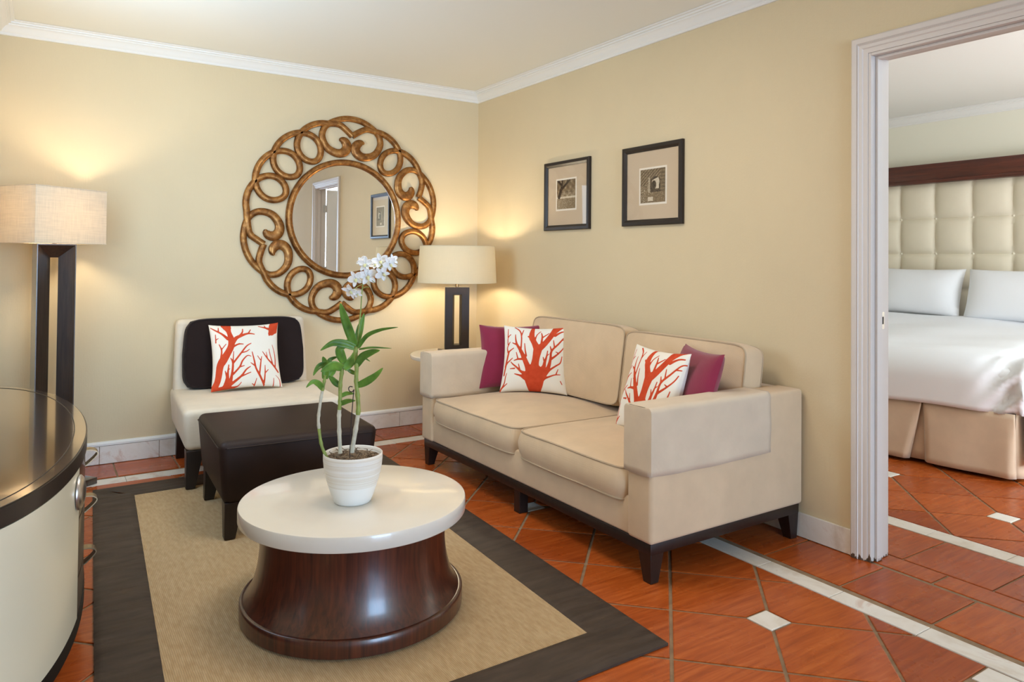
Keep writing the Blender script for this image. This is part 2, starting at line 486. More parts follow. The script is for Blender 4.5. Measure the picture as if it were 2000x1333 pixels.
# threshold row and the bedroom floor
for k in range(-12, 14):
    y1 = -3.367 - .333 * k
    tile(cliprect([(.016, y1), (.132, y1), (.132, y1 + .323), (.016, y1 + .323)], 0, 1, D1, D0), 0)
    y1 = -3.189 - .333 * k
    tile(cliprect([(.142, y1), (.476, y1), (.476, y1 + .323), (.142, y1 + .326)], .12, 1, BY0, BY1), 0)
    y1 = -3.104 - .318 * k
    tile(cliprect([(.484, y1), (.584, y1), (.584, y1 + .3155), (.484, y1 + .3155)], .12, 1, BY0, BY1), 2, .001)
field(.591, BX, BY0, BY1, -4.219, -2.151, .4603, .445, [(1.034, -3.185, .05), (1.258, -2.49, .05), (.813, -3.87, .05)])
for q, t in tints:
    if q.is_valid:
        q[fl] = t
floor = struct(obj('floor', fg, [TERRA, GROUT, MARBLE], smooth=0))

g = G(); g.box(XL - .1, WT, YF - .1, .1, ZC, ZC + .1); g.box(WT, BX + .1, BY0 - .1, BY1 + .1, ZC, ZC + .1); struct(obj('ceiling', g, CEIL, smooth=0))
g = G(); g.box(XL - .1, WT, 0, .1, 0, ZC); struct(obj('wall_back', g, WALL, smooth=0))
g = G()      # wall with the doorway, cream on this side, pale on the bedroom side
for y0, y1, z0, z1 in ((D0, 0, 0, ZC), (YF, D1, 0, ZC), (D1, D0, DH, ZC)):
    g.box(0, WT / 2, y0, y1, z0, z1, 0); g.box(WT / 2, WT, y0, y1, z0, z1, 1)
g.box(WT / 2, WT, 0, BY1, 0, ZC, 1); struct(obj('wall_right', g, [WALL, BWALL], smooth=0))
WY0, WY1, WZ0, WZ1 = -2.2, -1.15, 1.05, 2.15     # left window
g = G(); g.box(XL - .1, XL, YF, WY0, 0, ZC); g.box(XL - .1, XL, WY1, .1, 0, ZC); g.box(XL - .1, XL, WY0, WY1, 0, WZ0); g.box(XL - .1, XL, WY0, WY1, WZ1, ZC)
struct(obj('wall_left', g, WALL, smooth=0))
FX0, FX1, FZ = -2.6, -.3, 2.15                # glass door behind the camera
g = G(); g.box(XL - .1, FX0, YF - .1, YF, 0, ZC); g.box(FX1, WT, YF - .1, YF, 0, ZC); g.box(FX0, FX1, YF - .1, YF, FZ, ZC); struct(obj('wall_front', g, WALL, smooth=0))
g = G(); g.box(BX, BX + .1, BY0, BY1, 0, ZC); struct(obj('wall_bedroom', g, BWALL, smooth=0))
BWX0, BWX1 = .6, 3.2
g = G(); g.box(WT, BWX0, BY0 - .1, BY0, 0, ZC); g.box(BWX1, BX, BY0 - .1, BY0, 0, ZC); g.box(BWX0, BWX1, BY0 - .1, BY0, 0, .3); g.box(BWX0, BWX1, BY0 - .1, BY0, 2.4, ZC)
struct(obj('wall_bedroom_front', g, BWALL, smooth=0))
g = G(); g.box(WT, BX, BY1, BY1 + .1, 0, ZC); struct(obj('wall_bedroom_rear', g, BWALL, smooth=0))


def window(name, M, w, h, n):
    """frame of w x h in the local x/z plane"""
    g = G(); t = .05
    g.box(0, t, -.03, .03, 0, h, 0, M); g.box(w - t, w, -.03, .03, 0, h, 0, M); g.box(t, w - t, -.03, .03, 0, t, 0, M); g.box(t, w - t, -.03, .03, h - t, h, 0, M)
    for k in range(1, n):
        g.box(w * k / n - .025, w * k / n + .025, -.025, .025, t, h - t, 0, M)
    o = struct(obj(name, g, TRIM, smooth=0))
    p = G(); p.box(t, w - t, -.004, .004, t, h - t, 0, M); obj('pane', p, GLASS, o, smooth=0)


window('window_1', Matrix.Translation((FX0, YF - .05, 0)), FX1 - FX0, FZ, 2)
window('window_2', Matrix.Translation((XL - .05, WY0, WZ0)) @ Matrix.Rotation(pi / 2, 4, 'Z'), WY1 - WY0, WZ1 - WZ0, 1)
window('window_3', Matrix.Translation((BWX0, BY0 - .05, .3)), BWX1 - BWX0, 2.1, 2)

# crown moulding, mitred at the corner
cz = 2.396; dz = ZC - cz
prof = [(0, cz), (.010, cz), (.014, cz + .006), (.014, cz + .013), (.020, cz + .018), (.026, cz + .030), (.038, cz + .044), (.050, cz + .050), (.052, cz + .056), (.062, cz + .058), (.064, cz + .066), (.076, cz + .068), (.080, ZC - .001), (0, ZC - .001)]


def crown(name, m, p0, p1, nx, ny, mit0=0, mit1=0):
    """runs p0->p1 along a wall whose inward normal is (nx,ny); mitres extend with distance from the wall"""
    d = Vector((p1[0] - p0[0], p1[1] - p0[1])).normalized(); g = G(); n = len(prof); v = []
    for p, s in ((p0, mit0), (p1, -mit1)):
        v += [(p[0] + nx * a + d.x * a * s, p[1] + ny * a + d.y * a * s, z) for a, z in prof]
    g.add(v, [(k, (k + 1) % n, n + (k + 1) % n, n + k) for k in range(n)] + [tuple(range(n)), tuple(range(2 * n - 1, n - 1, -1))])
    return struct(obj(name, g, m, smooth=25))


crown('trim_1', TRIM, (XL, 0), (XR, 0), 0, -1, 1, 1)
crown('trim_2', TRIM, (XR, 0), (XR, YF), -1, 0, 1, 1)
crown('trim_3', TRIM, (XL, YF), (XL, 0), 1, 0, 1, 1)
crown('trim_4', TRIM, (BX, BY1), (BX, BY0), -1, 0, 1, 1)

# marble skirting with a painted bead on the mirror wall
g = G(); x = -.012
while x > XL:
    x0 = max(XL + .002, x - .309); g.box(x0, x, -.010, 0, .002, .104, 0); x -= .3115
g.box(XL, -.012, -.006, 0, .002, .1, 1); o = struct(obj('baseboard_back', g, [MARBLE, GROUT], smooth=0, bevel=.0015))
g = G(); g.sweep([(0, .1065), (.013, .1065), (.013, .118), (.008, .127), (0, .130)], [((XL, 0, 0), (0, -1, 0), (0, 0, 1)), ((-.0, 0, 0), (0, -1, 0), (0, 0, 1))]); struct(obj('trim_5', g, TRIM, smooth=20))
g = G(); y = -.012
for y0, y1 in ((-.66, 0), (-1.32, -.663), (-1.98, -1.323), (-2.64, -1.983), (-3.062, -2.643), (YF, -4.0)):
    g.box(-.011, 0, y0, y1, .002, .1055)
struct(obj('baseboard_right', g, MARBLE, smooth=0, bevel=.002))
g = G(); g.box(XL, XL + .011, YF, 0, .002, .1055); struct(obj('baseboard_left', g, MARBLE, smooth=0, bevel=.002))

# doorway: jamb lining, moulded casing, strike plate, the leaf folded back into the bedroom
CW = .068
cprof = [(0, 0), (0, .016), (.006, .021), (.024, .021), (.028, .017), (.030, .021), (.034, .017), (.046, .016), (.050, .012), (.060, .012), (.068, .010), (.068, 0)]


def casing(name, x, sx):
    g = G()
    for sgn, yj in ((1, D0), (-1, D1)):
        yo = yj + sgn * CW
        pts = [(-a * sgn, b) for a, b in cprof]
        v = [(x + sx * b, yo + a, 0.001) for a, b in pts] + [(x + sx * b, yo + a, DH + CW - abs(a)) for a, b in pts]; n = len(pts)
        g.add(v, [(k, (k + 1) % n, n + (k + 1) % n, n + k) for k in range(n)] + [tuple(range(n)), tuple(range(2 * n - 1, n - 1, -1))])
    n = len(cprof); v = []
    for ys, s in ((D0 + CW, -1), (D1 - CW, 1)):
        v += [(x + sx * b, ys + s * a, DH + CW - a) for a, b in cprof]
    g.add(v, [(k, (k + 1) % n, n + (k + 1) % n, n + k) for k in range(n)] + [tuple(range(n)), tuple(range(2 * n - 1, n - 1, -1))])
    return struct(obj(name, g, CASING, smooth=15))


tc = casing('trim_6', -.001, -1); casing('trim_7', WT + .001, 1)
g = G(); g.box(-.008, WT + .006, D0 - .012, D0, .001, DH); g.box(-.008, WT + .006, D1, D1 + .012, .001, DH); g.box(-.008, WT + .006, D1 + .012, D0 - .012, DH - .012, DH)
g.box(.02, .055, D0 - .024, D0 - .012, .001, DH - .012); g.box(.02, .055, D1 + .012, D1 + .024, .001, DH - .012); g.box(.02, .055, D1 + .024, D0 - .024, DH - .024, DH - .012)
jamb = struct(obj('trim_8', g, CASING, smooth=0, bevel=.002))
g = G(); g.box(.066, .088, D0 - .0135, D0 - .011, .93, 1.0); g.box(.073, .082, D0 - .0142, D0 - .012, .95, .98, 1); obj('strike_plate', g, [STEEL, WIRE], jamb, smooth=0)
g = G(); g.box(WT + .012, WT + .76, D1 + .018, D1 + .056, .01, DH - .02)
for z0, z1 in ((.2, .9), (1.0, 1.9)):
    g.box(WT + .13, WT + .64, D1 + .054, D1 + .060, z0, z1)
leaf = struct(obj('door_1', g, TRIM, smooth=0, bevel=.004))
for z in (.25, 1.05, 1.80):
    h = G(); h.tube([(WT + .006, D1 + .03, z - .045), (WT + .006, D1 + .03, z + .045)], .007, 10); h.box(WT - .03, WT + .004, D1 + .0245, D1 + .027, z - .045, z + .045); obj('hinge', h, STEEL, leaf)
h = G(); h.tube([(WT + .70, D1 + .058, 1.0), (WT + .70, D1 + .10, 1.0), (WT + .60, D1 + .10, 1.0)], .009, 10); obj('door_handle', h, STEEL, leaf)

# ------------------------------------------------------------------ rug
R_OUT = [(-2.70, -3.168), (-1.149, -3.161), (-1.031, -.515), (-2.564, -.538)]
R_IN = [(-2.522, -2.985), (-1.325, -2.978), (-1.212, -.715), (-2.394, -.735)]
rug = thing('area_rug', 'sisal rug with a wide dark brown leather border under the coffee table', 'rug', (-1.88, -1.85, 0))
g = G()
for i in range(4):
    j = (i + 1) % 4; A, B, C_, D = R_OUT[i], R_OUT[j], R_IN[j], R_IN[i]

    def fn(u, v_, A=A, B=B, C_=C_, D=D, i=i):
        p = Vector(A).lerp(Vector(B), u).lerp(Vector(D).lerp(Vector(C_), u), v_)
        edge = min(v_, 1 - v_)
        rip = .0028 * sin(p.y * 38 + 1.5 * sin(p.y * 9) + p.x * 6) * min(1, edge * 6) if i == 3 else .0012 * sin(p.x * 20 + p.y * 17) * min(1, edge * 6)
        return (p.x, p.y, .0125 + rip - (.004 if v_ in (0, 1) else 0))
    g.grid(fn, 110, 12)
    g.add([(A[0], A[1], .001), (B[0], B[1], .001), (B[0], B[1], .0085), (A[0], A[1], .0085)], [(0, 1, 2, 3)])
    g.add([(D[0], D[1], .001), (C_[0], C_[1], .001), (C_[0], C_[1], .0085), (D[0], D[1], .0085)], [(3, 2, 1, 0)])
obj('border', g, RUGB, rug, smooth=40, weld=True)
g = G(); g.prism(R_IN, .001, .009); obj('field', g, SISAL, rug, smooth=0)

# ------------------------------------------------------------------ sofa
SY0, SY1, SX = -2.84, -.935, -.915             # near end, far end, front
sofa = thing('sofa', 'long cream two-seat sofa on dark legs against the wall under the two framed prints', 'sofa', (-.46, -1.89, 0))
RUGZ = 0
g = G(); g.rbox(SX + .012, -.022, SY0 + .012, SY1 - .012, .108, .152, .004, 2); obj('base_rail', g, DARKWOOD, sofa)
for lx, sx_ in ((SX + .012, 1), (-.022, -1)):
    for ly, sy_ in ((SY0 + .012, 1), (SY1 - .012, -1)):
        g = G(); w1 = .078; w0 = .046
        v = [(lx + sx_ * (.0 if a == 0 else w1), ly + sy_ * (0 if b == 0 else w1), .15) for a, b in ((0, 0), (1, 0), (1, 1), (0, 1))]
        v0 = [(lx + sx_ * (.006 if a == 0 else w0), ly + sy_ * (.006 if b == 0 else w0), .0) for a, b in ((0, 0), (1, 0), (1, 1), (0, 1))]
        g.add(v0 + v, [(3, 2, 1, 0), (4, 5, 6, 7), (0, 1, 5, 4), (1, 2, 6, 5), (2, 3, 7, 6), (3, 0, 4, 7)]); obj('leg', g, DARKWOOD, sofa, bevel=.002)
for lx in (SX + .02, -.1):
    g = G(); g.rbox(lx, lx + .05, -1.945, -1.895, 0, .13, .003, 1); obj('leg', g, DARKWOOD, sofa)
# body: base, back and arms
g = G()
AW = .132
g.rbox(SX + .012, -.02, SY0 + .05, SY1 - .05, .15, .30, .012, 3)
g.rbox(-.105, -.014, SY0 + .03, SY1 - .03, .15, .645, .02, 4)
obj('body', g, SOFA, sofa, smooth=50)
for y0, y1 in ((SY0, SY0 + AW), (SY1 - AW, SY1)):
    g = G(); g.rbox(SX, -.012, y0, y1, .15, .648, .016, 4); obj('armrest', g, SOFA, sofa, smooth=50)


def cushion(w, d, h, cr, rc=.03, n=26, wr=0.0, seed=0, bulge=.006):
    """boxed cushion centred on the origin: top and bottom crowned, sides slightly bulged"""
    rnd = random.Random(seed); ph = [rnd.uniform(0, 6) for _ in range(4)]; g = G()

    def plan(a, b):
        p = 12 if rc < .055 else 8
        L = (abs(a) ** p + abs(b) ** p) ** (1 / p); k = max(abs(a), abs(b)) / L if L > 0 else 1
        return a * w / 2 * k, b * d / 2 * k

    def surf(sg):
        def fn(u, v_):
            a, b = 2 * u - 1, 2 * v_ - 1; x, y = plan(a, b)
            c = (1 - a * a) ** .8 * (1 - b * b) ** .8 if abs(a) < 1 and abs(b) < 1 else 0
            z = h / 2 + cr * c + wr * (sin(7 * x / w + ph[0]) * cos(5 * y / d + ph[1]) + .5 * sin(13 * y / d + ph[2])) * (.4 + .6 * c)
            return (x, y, sg * z)
        return fn
    g.grid(surf(1), n, n); g.grid(surf(-1), n, n, flip=True)
    per = [(-1 + 2 * i / n, -1) for i in range(n)] + [(1, -1 + 2 * i / n) for i in range(n)] + [(1 - 2 * i / n, 1) for i in range(n)] + [(-1, 1 - 2 * i / n) for i in range(n)]
    top, bot = surf(1), surf(-1); m = 5; v = []
    for j in range(m + 1):
        t = j / m
        for a, b in per:
            x, y = plan(a, b); zt = top((a + 1) / 2, (b + 1) / 2)[2]; zb = bot((a + 1) / 2, (b + 1) / 2)[2]
            o = bulge * sin(pi * t); nx = (1 if a > .999 else -1 if a < -.999 else 0); ny = (1 if b > .999 else -1 if b < -.999 else 0)
            v.append((x + nx * o, y + ny * o, zb + (zt - zb) * t))
    L = len(per); f = [(j * L + k, j * L + (k + 1) % L, (j + 1) * L + (k + 1) % L, (j + 1) * L + k) for j in range(m) for k in range(L)]
    g.add(v, f)
    p = G(); r = .0042
    for fn_ in (top, bot):
        p.tube([fn_((a + 1) / 2, (b + 1) / 2) for a, b in per], r, 6, closed=True)
    return g, p


def put(name, gp, parent, M, m1, m2):
    g, p = gp
    base = Matrix.Translation(-Vector(parent.location)) if parent.rotation_euler.z == 0 else Matrix()
    for q in (g, p):
        bmesh.ops.transform(q.bm, matrix=base @ M, verts=list(q.bm.verts))
    o = obj(name, g, m1, parent, smooth=50, world=False, weld=True); obj('piping', p, m2, o, smooth=60, world=False); return o


YM = -1.94; YI0 = SY0 + AW; YI1 = SY1 - AW
for y0, y1, sd in ((YM + .004, YI1 - .004, 1), (YI0 + .004, YM - .004, 2)):
    put('seat_cushion', cushion(.80, y1 - y0, .122, .040, .05, 26, .004, sd, .014), sofa, Matrix.Translation((SX - .006 + .40, (y0 + y1) / 2, .337)), SOFA, PIPING)
for y0, y1, sd, dz_ in ((YM + .012, YI1 - .02, 3, .018), (YI0 + .0, YM + .0, 4, 0)):
    M = Matrix.Translation((-.192, (y0 + y1) / 2, .628 + dz_ * .5)) @ Matrix.Rotation(radians(8), 4, 'Y') @ Matrix.Rotation(-pi / 2, 4, 'Y')
    put('back_cushion', cushion(.40 + dz_, y1 - y0, .115, .03, .05, 26, .003, sd, .008), sofa, M, SOFA, PIPING)
# loose sleeves over both armrests


def sleeve(y0, y1):
    """one sheet over the arm: a swept n-shaped section with a front panel closing its end"""
    t = .006; zt, zb = .648 + t, .405; ya, yb = y0 - t, y1 + t; r = .018; half = []
    for k in range(11):
        half.append((0, zb + (zt - r - zb) * k / 10))
    for k in range(1, 6):
        a_ = pi / 2 * k / 5; half.append((r * (1 - cos(a_)), zt - r + r * sin(a_)))
    nh = len(half); top = [ya + r + (yb - ya - 2 * r) * k / 6 for k in range(1, 6)]
    sec = [(ya + d, z) for d, z in half] + [(y, zt) for y in top] + [(yb - d, z) for d, z in half[::-1]]
    g = G(); m = len(sec); nx = 36; L = .678; xs = [SX - t + L * i / nx for i in range(nx + 1)]; V = []
    for i, x in enumerate(xs):
        for k, (y, z) in enumerate(sec):
            e = min(i, nx - i) / nx; h_ = max(0, 1 - (z - zb) / (zt - zb))
            wob = (.0022 * sin(9 * x * 3 + 2 * z * 20) + .0016 * sin(31 * x + 5 * z)) * (1 if i else 0) * min(1, h_ * 2 + .15)
            V.append((x, y + (wob if k >= m / 2 else -wob), z - (.005 * sin(5 * (x - SX)) * h_ if i else 0) + (.0010 * sin(23 * x) if h_ == 0 and i else 0)))
    F = [(i * m + k, i * m + k + 1, (i + 1) * m + k + 1, (i + 1) * m + k) for i in range(nx) for k in range(m - 1)]
    vs, _ = g.add(V, F); nc = 8
    # front panel: rows between the matching points of the two sides
    rows = []
    for k in range(nh):
        (yl, z), (yr, _z) = sec[k], sec[m - 1 - k]; row = [vs[k]]
        for c in range(1, nc):
            u = c / nc; w_ = .004 * abs(sin(5 * u + 24 * z)) * sin(pi * u)
            row.append(g.bm.verts.new((SX - t - w_, yl + (yr - yl) * u, z - (.004 * sin(pi * u) if k == 0 else 0))))
        row.append(vs[m - 1 - k]); rows.append(row)
    for a_, b_ in zip(rows[:-1], rows[1:]):
        for c in range(nc):
            g.bm.faces.new((a_[c], a_[c + 1], b_[c + 1], b_[c]))
    o = obj('armrest_sleeve', g, SLEEVE, sofa, smooth=70); s_ = o.modifiers.new('thick', 'SOLIDIFY'); s_.thickness = .003; s_.offset = 1
    o['label'] = 'loose pale cotton sleeve over the armrest'; return o


sleeve(SY0, SY0 + AW); sleeve(SY1 - AW, SY1)

# ------------------------------------------------------------------ throw pillows


def inv_bilinear(c, p):
    TL, TR, BL, BR = c; u = v = .5
    for _ in range(30):
        f = lambda u, v: tuple((1 - v) * ((1 - u) * TL[k] + u * TR[k]) + v * ((1 - u) * BL[k] + u * BR[k]) for k in (0, 1))
        x, y = f(u, v); e = 1e-4; xu, yu = f(u + e, v); xv, yv = f(u, v + e)
        a, b, c_, d = (xu - x) / e, (xv - x) / e, (yu - y) / e, (yv - y) / e; det = a * d - b * c_
        rx, ry = p[0] - x, p[1] - y; u += (d * rx - b * ry) / det; v += (-c_ * rx + a * ry) / det
    return u, v


CORAL_ROOT = ((425, 150), (1238, 175), (372, 945), (1230, 1030)), [
    [(825, 945, 170), (828, 870, 225), (825, 790, 250), (832, 690, 124), (850, 590, 96), (870, 480, 115)],
    [(870, 470, 100), (820, 370, 72), (785, 290, 76), (795, 180, 46)], [(775, 300, 50), (740, 287, 18)],
    [(880, 460, 100), (960, 390, 74), (1040, 270, 72), (1080, 175, 84)], [(1075, 230, 60), (1140, 188, 30), (1200, 174, 14)], [(1080, 285, 36), (1150, 243, 20), (1215, 240, 12)],
    [(780, 770, 130), (740, 680, 76), (690, 570, 62), (640, 470, 44), (590, 390, 30), (575, 320, 18), (575, 265, 11)],
    [(590, 395, 24), (530, 370, 11)], [(665, 582, 30), (605, 580, 22), (550, 592, 11)], [(607, 580, 20), (580, 490, 11)], [(690, 560, 26), (645, 492, 14), (622, 488, 11)],
    [(720, 545, 24), (705, 470, 18), (695, 380, 11)], [(640, 470, 28), (650, 390, 20), (652, 280, 18), (630, 210, 18), (570, 170, 13)], [(652, 280, 16), (680, 200, 11)],
    [(760, 790, 90), (660, 745, 34), (590, 680, 22), (540, 640, 18), (505, 605, 11)], [(562, 692, 20), (500, 690, 11)], [(635, 715, 20), (615, 640, 11)], [(720, 815, 90), (650, 790, 30), (600, 772, 18), (565, 760, 11)],
    [(880, 790, 120), (950, 700, 56), (965, 640, 38), (990, 560, 20), (1000, 490, 13)], [(965, 640, 26), (945, 570, 11)], [(985, 560, 14), (1020, 530, 9)],
    [(910, 800, 110), (990, 730, 56), (1020, 680, 46), (1040, 590, 32), (1050, 490, 26), (1130, 400, 22), (1200, 310, 16), (1238, 290, 11)], [(1050, 490, 24), (1030, 430, 12)],
    [(1085, 448, 20), (1065, 350, 11)], [(1175, 348, 16), (1222, 348, 10)], [(1040, 600, 30), (1130, 530, 20), (1190, 460, 14), (1212, 400, 10)], [(1140, 520, 16), (1100, 500, 9)],
    [(930, 820, 80), (1020, 740, 30), (1110, 680, 20), (1165, 640, 16), (1182, 560, 10)], [(900, 840, 110), (960, 832, 44), (1010, 822, 22), (1090, 795, 16), (1162, 790, 10)], [(1110, 787, 16), (1137, 722, 9)],
    [(915, 400, 30), (920, 300, 22), (905, 240, 11)], [(920, 310, 20), (1000, 250, 11)], [(830, 350, 22), (850, 270, 14), (895, 218, 10)],
    [(372, 945, 26), (430, 860, 16), (440, 790, 14), (455, 740, 10)], [(400, 910, 20), (470, 865, 11)], [(418, 760, 20), (440, 640, 20), (490, 590, 16), (530, 560, 10)],
    [(430, 660, 22), (470, 500, 24), (490, 470, 18), (545, 435, 11)], [(465, 490, 22), (455, 440, 14), (470, 400, 14), (497, 360, 10)], [(465, 390, 14), (470, 310, 12), (512, 265, 10)], [(470, 300, 14), (482, 200, 10)],
    [(1160, 870, 12), (1178, 908, 12)]]
CORAL_EDGE = ((510, 260), (1328, 205), (545, 1022), (1385, 930)), [
    [(555, 1025, 90), (600, 920, 74), (612, 760, 84), (645, 690, 100), (700, 600, 84), (740, 520, 80), (745, 440, 76), (722, 340, 56), (700, 262, 120)],
    [(755, 480, 66), (800, 420, 48), (850, 390, 40), (950, 350, 24), (1030, 355, 13)], [(835, 400, 30), (880, 340, 20), (887, 292, 12)], [(955, 345, 20), (982, 298, 11)],
    [(705, 430, 40), (640, 370, 26), (580, 335, 20), (525, 300, 11)], [(605, 345, 18), (610, 290, 9)], [(765, 525, 26), (830, 490, 20), (890, 487, 11)], [(845, 488, 12), (840, 478, 8)],
    [(620, 650, 22), (627, 570, 18), (600, 500, 11)], [(627, 560, 14), (682, 493, 9)], [(565, 480, 14), (568, 380, 9)], [(568, 445, 12), (598, 425, 8)],
    [(715, 1000, 110), (712, 920, 56), (710, 830, 26), (715, 738, 13)], [(702, 880, 20), (678, 808, 11)], [(712, 800, 12), (732, 780, 8)],
    [(745, 960, 56), (760, 850, 30), (765, 720, 24), (735, 660, 11)], [(765, 722, 24), (860, 600, 22), (930, 510, 18), (987, 473, 11)], [(765, 700, 16), (770, 578, 9)], [(870, 592, 18), (930, 575, 14), (967, 548, 10)],
    [(775, 845, 26), (850, 760, 22), (880, 690, 20), (940, 625, 14), (987, 632, 10)], [(850, 762, 18), (907, 745, 10)],
    [(750, 965, 40), (870, 870, 26), (930, 790, 20), (982, 753, 11)], [(880, 867, 20), (987, 820, 11)], [(750, 990, 24), (840, 978, 14), (882, 933, 9)], [(600, 1012, 60), (740, 995, 70)],
    [(1155, 945, 22), (1100, 850, 26), (1050, 770, 22), (1030, 690, 20), (1000, 578, 11)], [(1040, 745, 18), (983, 708, 9)], [(1095, 835, 20), (1110, 700, 16), (1122, 628, 9)], [(1106, 672, 12), (1068, 623, 9)],
    [(1155, 925, 20), (1165, 820, 16), (1165, 728, 9)], [(1170, 812, 14), (1207, 773, 9)], [(1340, 782, 20), (1280, 720, 22), (1200, 650, 18), (1133, 568, 9)], [(1198, 640, 12), (1180, 568, 8)],
    [(1270, 712, 16), (1235, 600, 12), (1220, 530, 8)], [(1302, 745, 16), (1300, 600, 12), (1263, 478, 8)], [(1040, 962, 14), (1062, 883, 8)], [(1010, 945, 10), (1040, 958, 10)], [(1270, 942, 12), (1277, 858, 8)], [(1357, 930, 12), (1350, 862, 10), (1303, 823, 8)],
    [(1265, 255, 110), (1250, 330, 84)], [(1300, 215, 56), (1292, 320, 56)], [(1225, 345, 40), (1222, 362, 22)], [(1225, 290, 40), (1160, 270, 20), (1080, 250, 11)], [(1185, 285, 16), (1148, 238, 8)], [(1235, 208, 36), (1315, 208, 40)]]


def coral_field(spec):
    C, polys = spec; segs = []
    sx = (abs(C[1][0] - C[0][0]) + abs(C[3][0] - C[2][0])) / 2
    for pl in polys:
        q = [inv_bilinear(C, p[:2]) + (p[2] / sx / 2,) for p in pl]
        if len(q) > 2:      # smooth the run a little
            r = [q[0]]
            for i in range(len(q) - 1):
                p0, p1, p2, p3 = q[max(i - 1, 0)], q[i], q[i + 1], q[min(i + 2, len(q) - 1)]
                for k in (1, 2, 3):
                    t = k / 3; r.append(tuple(.5 * (2 * b + (c - a) * t + (2 * a - 5 * b + 4 * c - d) * t * t + (3 * b - a - 3 * c + d) * t ** 3) for a, b, c, d in zip(p0, p1, p2, p3)))
            q = r
        segs += list(zip(q[:-1], q[1:]))

    def f(u, v):
        best = 1.
        for (ax, ay, aw), (bx, by, bw) in segs:
            m = max(aw, bw) + best
            if u < min(ax, bx) - m or u > max(ax, bx) + m or v < min(ay, by) - m or v > max(ay, by) + m:
                continue
            dx, dy = bx - ax, by - ay; L = dx * dx + dy * dy; t = 0 if L == 0 else max(0, min(1, ((u - ax) * dx + (v - ay) * dy) / L))
            d = sqrt((u - ax - dx * t) ** 2 + (v - ay - dy * t) ** 2) - (aw + (bw - aw) * t)
            if d < best:
                best = d
        return best
    return f


def pillow(name, label, s, T, mat, loc, yaw, lean, roll=0, coral=None, group=None, seed=0):
    """knife-edged square pillow standing on its lower edge at loc, facing -Y before yaw, tipped back by lean"""
    n = 120 if coral else 34; rnd = random.Random(seed); ph = [rnd.uniform(0, 6) for _ in range(6)]
    g = G(); cf = coral_field(coral) if coral else None

    def fn(sg):
        def f(u, v_):
            a, b = 2 * u - 1, 2 * v_ - 1
            x = a * s / 2 * (1 - .075 * (1 - b * b)); z = b * s / 2 * (1 - .075 * (1 - a * a))
            th = T / 2 * ((1 - a * a) * (1 - b * b)) ** .42 if abs(a) < 1 and abs(b) < 1 else 0
            th *= 1 + .10 * sin(3 * a + ph[0]) * cos(2.4 * b + ph[1])
            return (x, sg * th + .004 * sin(4 * a + ph[2]) * sin(3 * b + ph[3]), z + s / 2)
        return f
    lay = g.bm.verts.layers.float.new('coral')
    front, _ = g.grid(fn(-1), n, n); g.grid(fn(1), 34, 34, flip=True)
    for vv in g.bm.verts:
        vv[lay] = 1.
    if cf:
        for j in range(n + 1):
            for i in range(n + 1):
                front[j * (n + 1) + i][lay] = cf(i / n, 1 - j / n)
    o = obj(name, g, mat, smooth=60)
    o.rotation_euler = (Matrix.Rotation(yaw, 4, 'Z') @ Matrix.Rotation(-lean, 4, 'X') @ Matrix.Rotation(roll, 4, 'Y')).to_euler(); o.location = loc
    return tag(o, label, 'pillow', group)


pillow('throw_pillow', 'white pillow with a red coral branch print near the left end of the sofa', .395, .12, CORAL, (-.425, -1.375, .43), -.772, .30, 0, CORAL_ROOT, 'coral print throw pillows', 1)
pillow('throw_pillow', 'plain magenta pillow tucked behind the coral pillow at the left end of the sofa', .388, .11, MAGENTA, (-.44, -1.175, .432), -.50, .32, 0, None, 'magenta throw pillows', 2)
pillow('throw_pillow', 'white pillow with a red coral print leaning beside the near right armrest of the sofa', .395, .12, CORAL, (-.555, -2.405, .425), -1.70, .30, 0, CORAL_ROOT, 'coral print throw pillows', 3)
pillow('throw_pillow', 'plain magenta pillow behind the coral pillow at the right end of the sofa', .40, .12, MAGENTA, (-.45, -2.535, .43), -1.97, .28, 0, None, 'magenta throw pillows', 4)

# ------------------------------------------------------------------ slipper chair and ottoman
CH = (-1.757, -.455); CRZ = radians(-2.5)
chair = thing('slipper_chair', 'armless cream slipper chair with a dark brown back cushion below the mirror', 'chair', (CH[0], CH[1], 0), CRZ)


def tp_leg(x, y, sx, sy, z1, w1=.07, w0=.042, z0=0.0, out=0.0):
    g = G()
    v = []
    for z, w, o in ((z0, w0, out), (z1, w1, 0)):
        v += [(x + sx * (o + (0 if a == 0 else -w)), y + sy * (o + (0 if b == 0 else -w)), z) for a, b in ((0, 0), (1, 0), (1, 1), (0, 1))]
    g.add(v, [(3, 2, 1, 0), (4, 5, 6, 7), (0, 1, 5, 4), (1, 2, 6, 5), (2, 3, 7, 6), (3, 0, 4, 7)]); return g


g = G()


def seat_taper(b):
    for vv in b.verts:
        if vv.co.y < 0:
            vv.co.x *= 1.03
        if vv.co.z < .3:
            vv.co.x *= .96
            if vv.co.y < 0:
                vv.co.y += .03


g.rbox(-.405, .405, -.385, .42, .20, .418, .035, 5, taper=seat_taper); obj('seat', g, CHAIRF, chair, smooth=60, world=False)
g = G()


def back_taper(b):
    for vv in b.verts:
        if vv.co.z > .5:
            vv.co.y += .055; vv.co.x *= .955


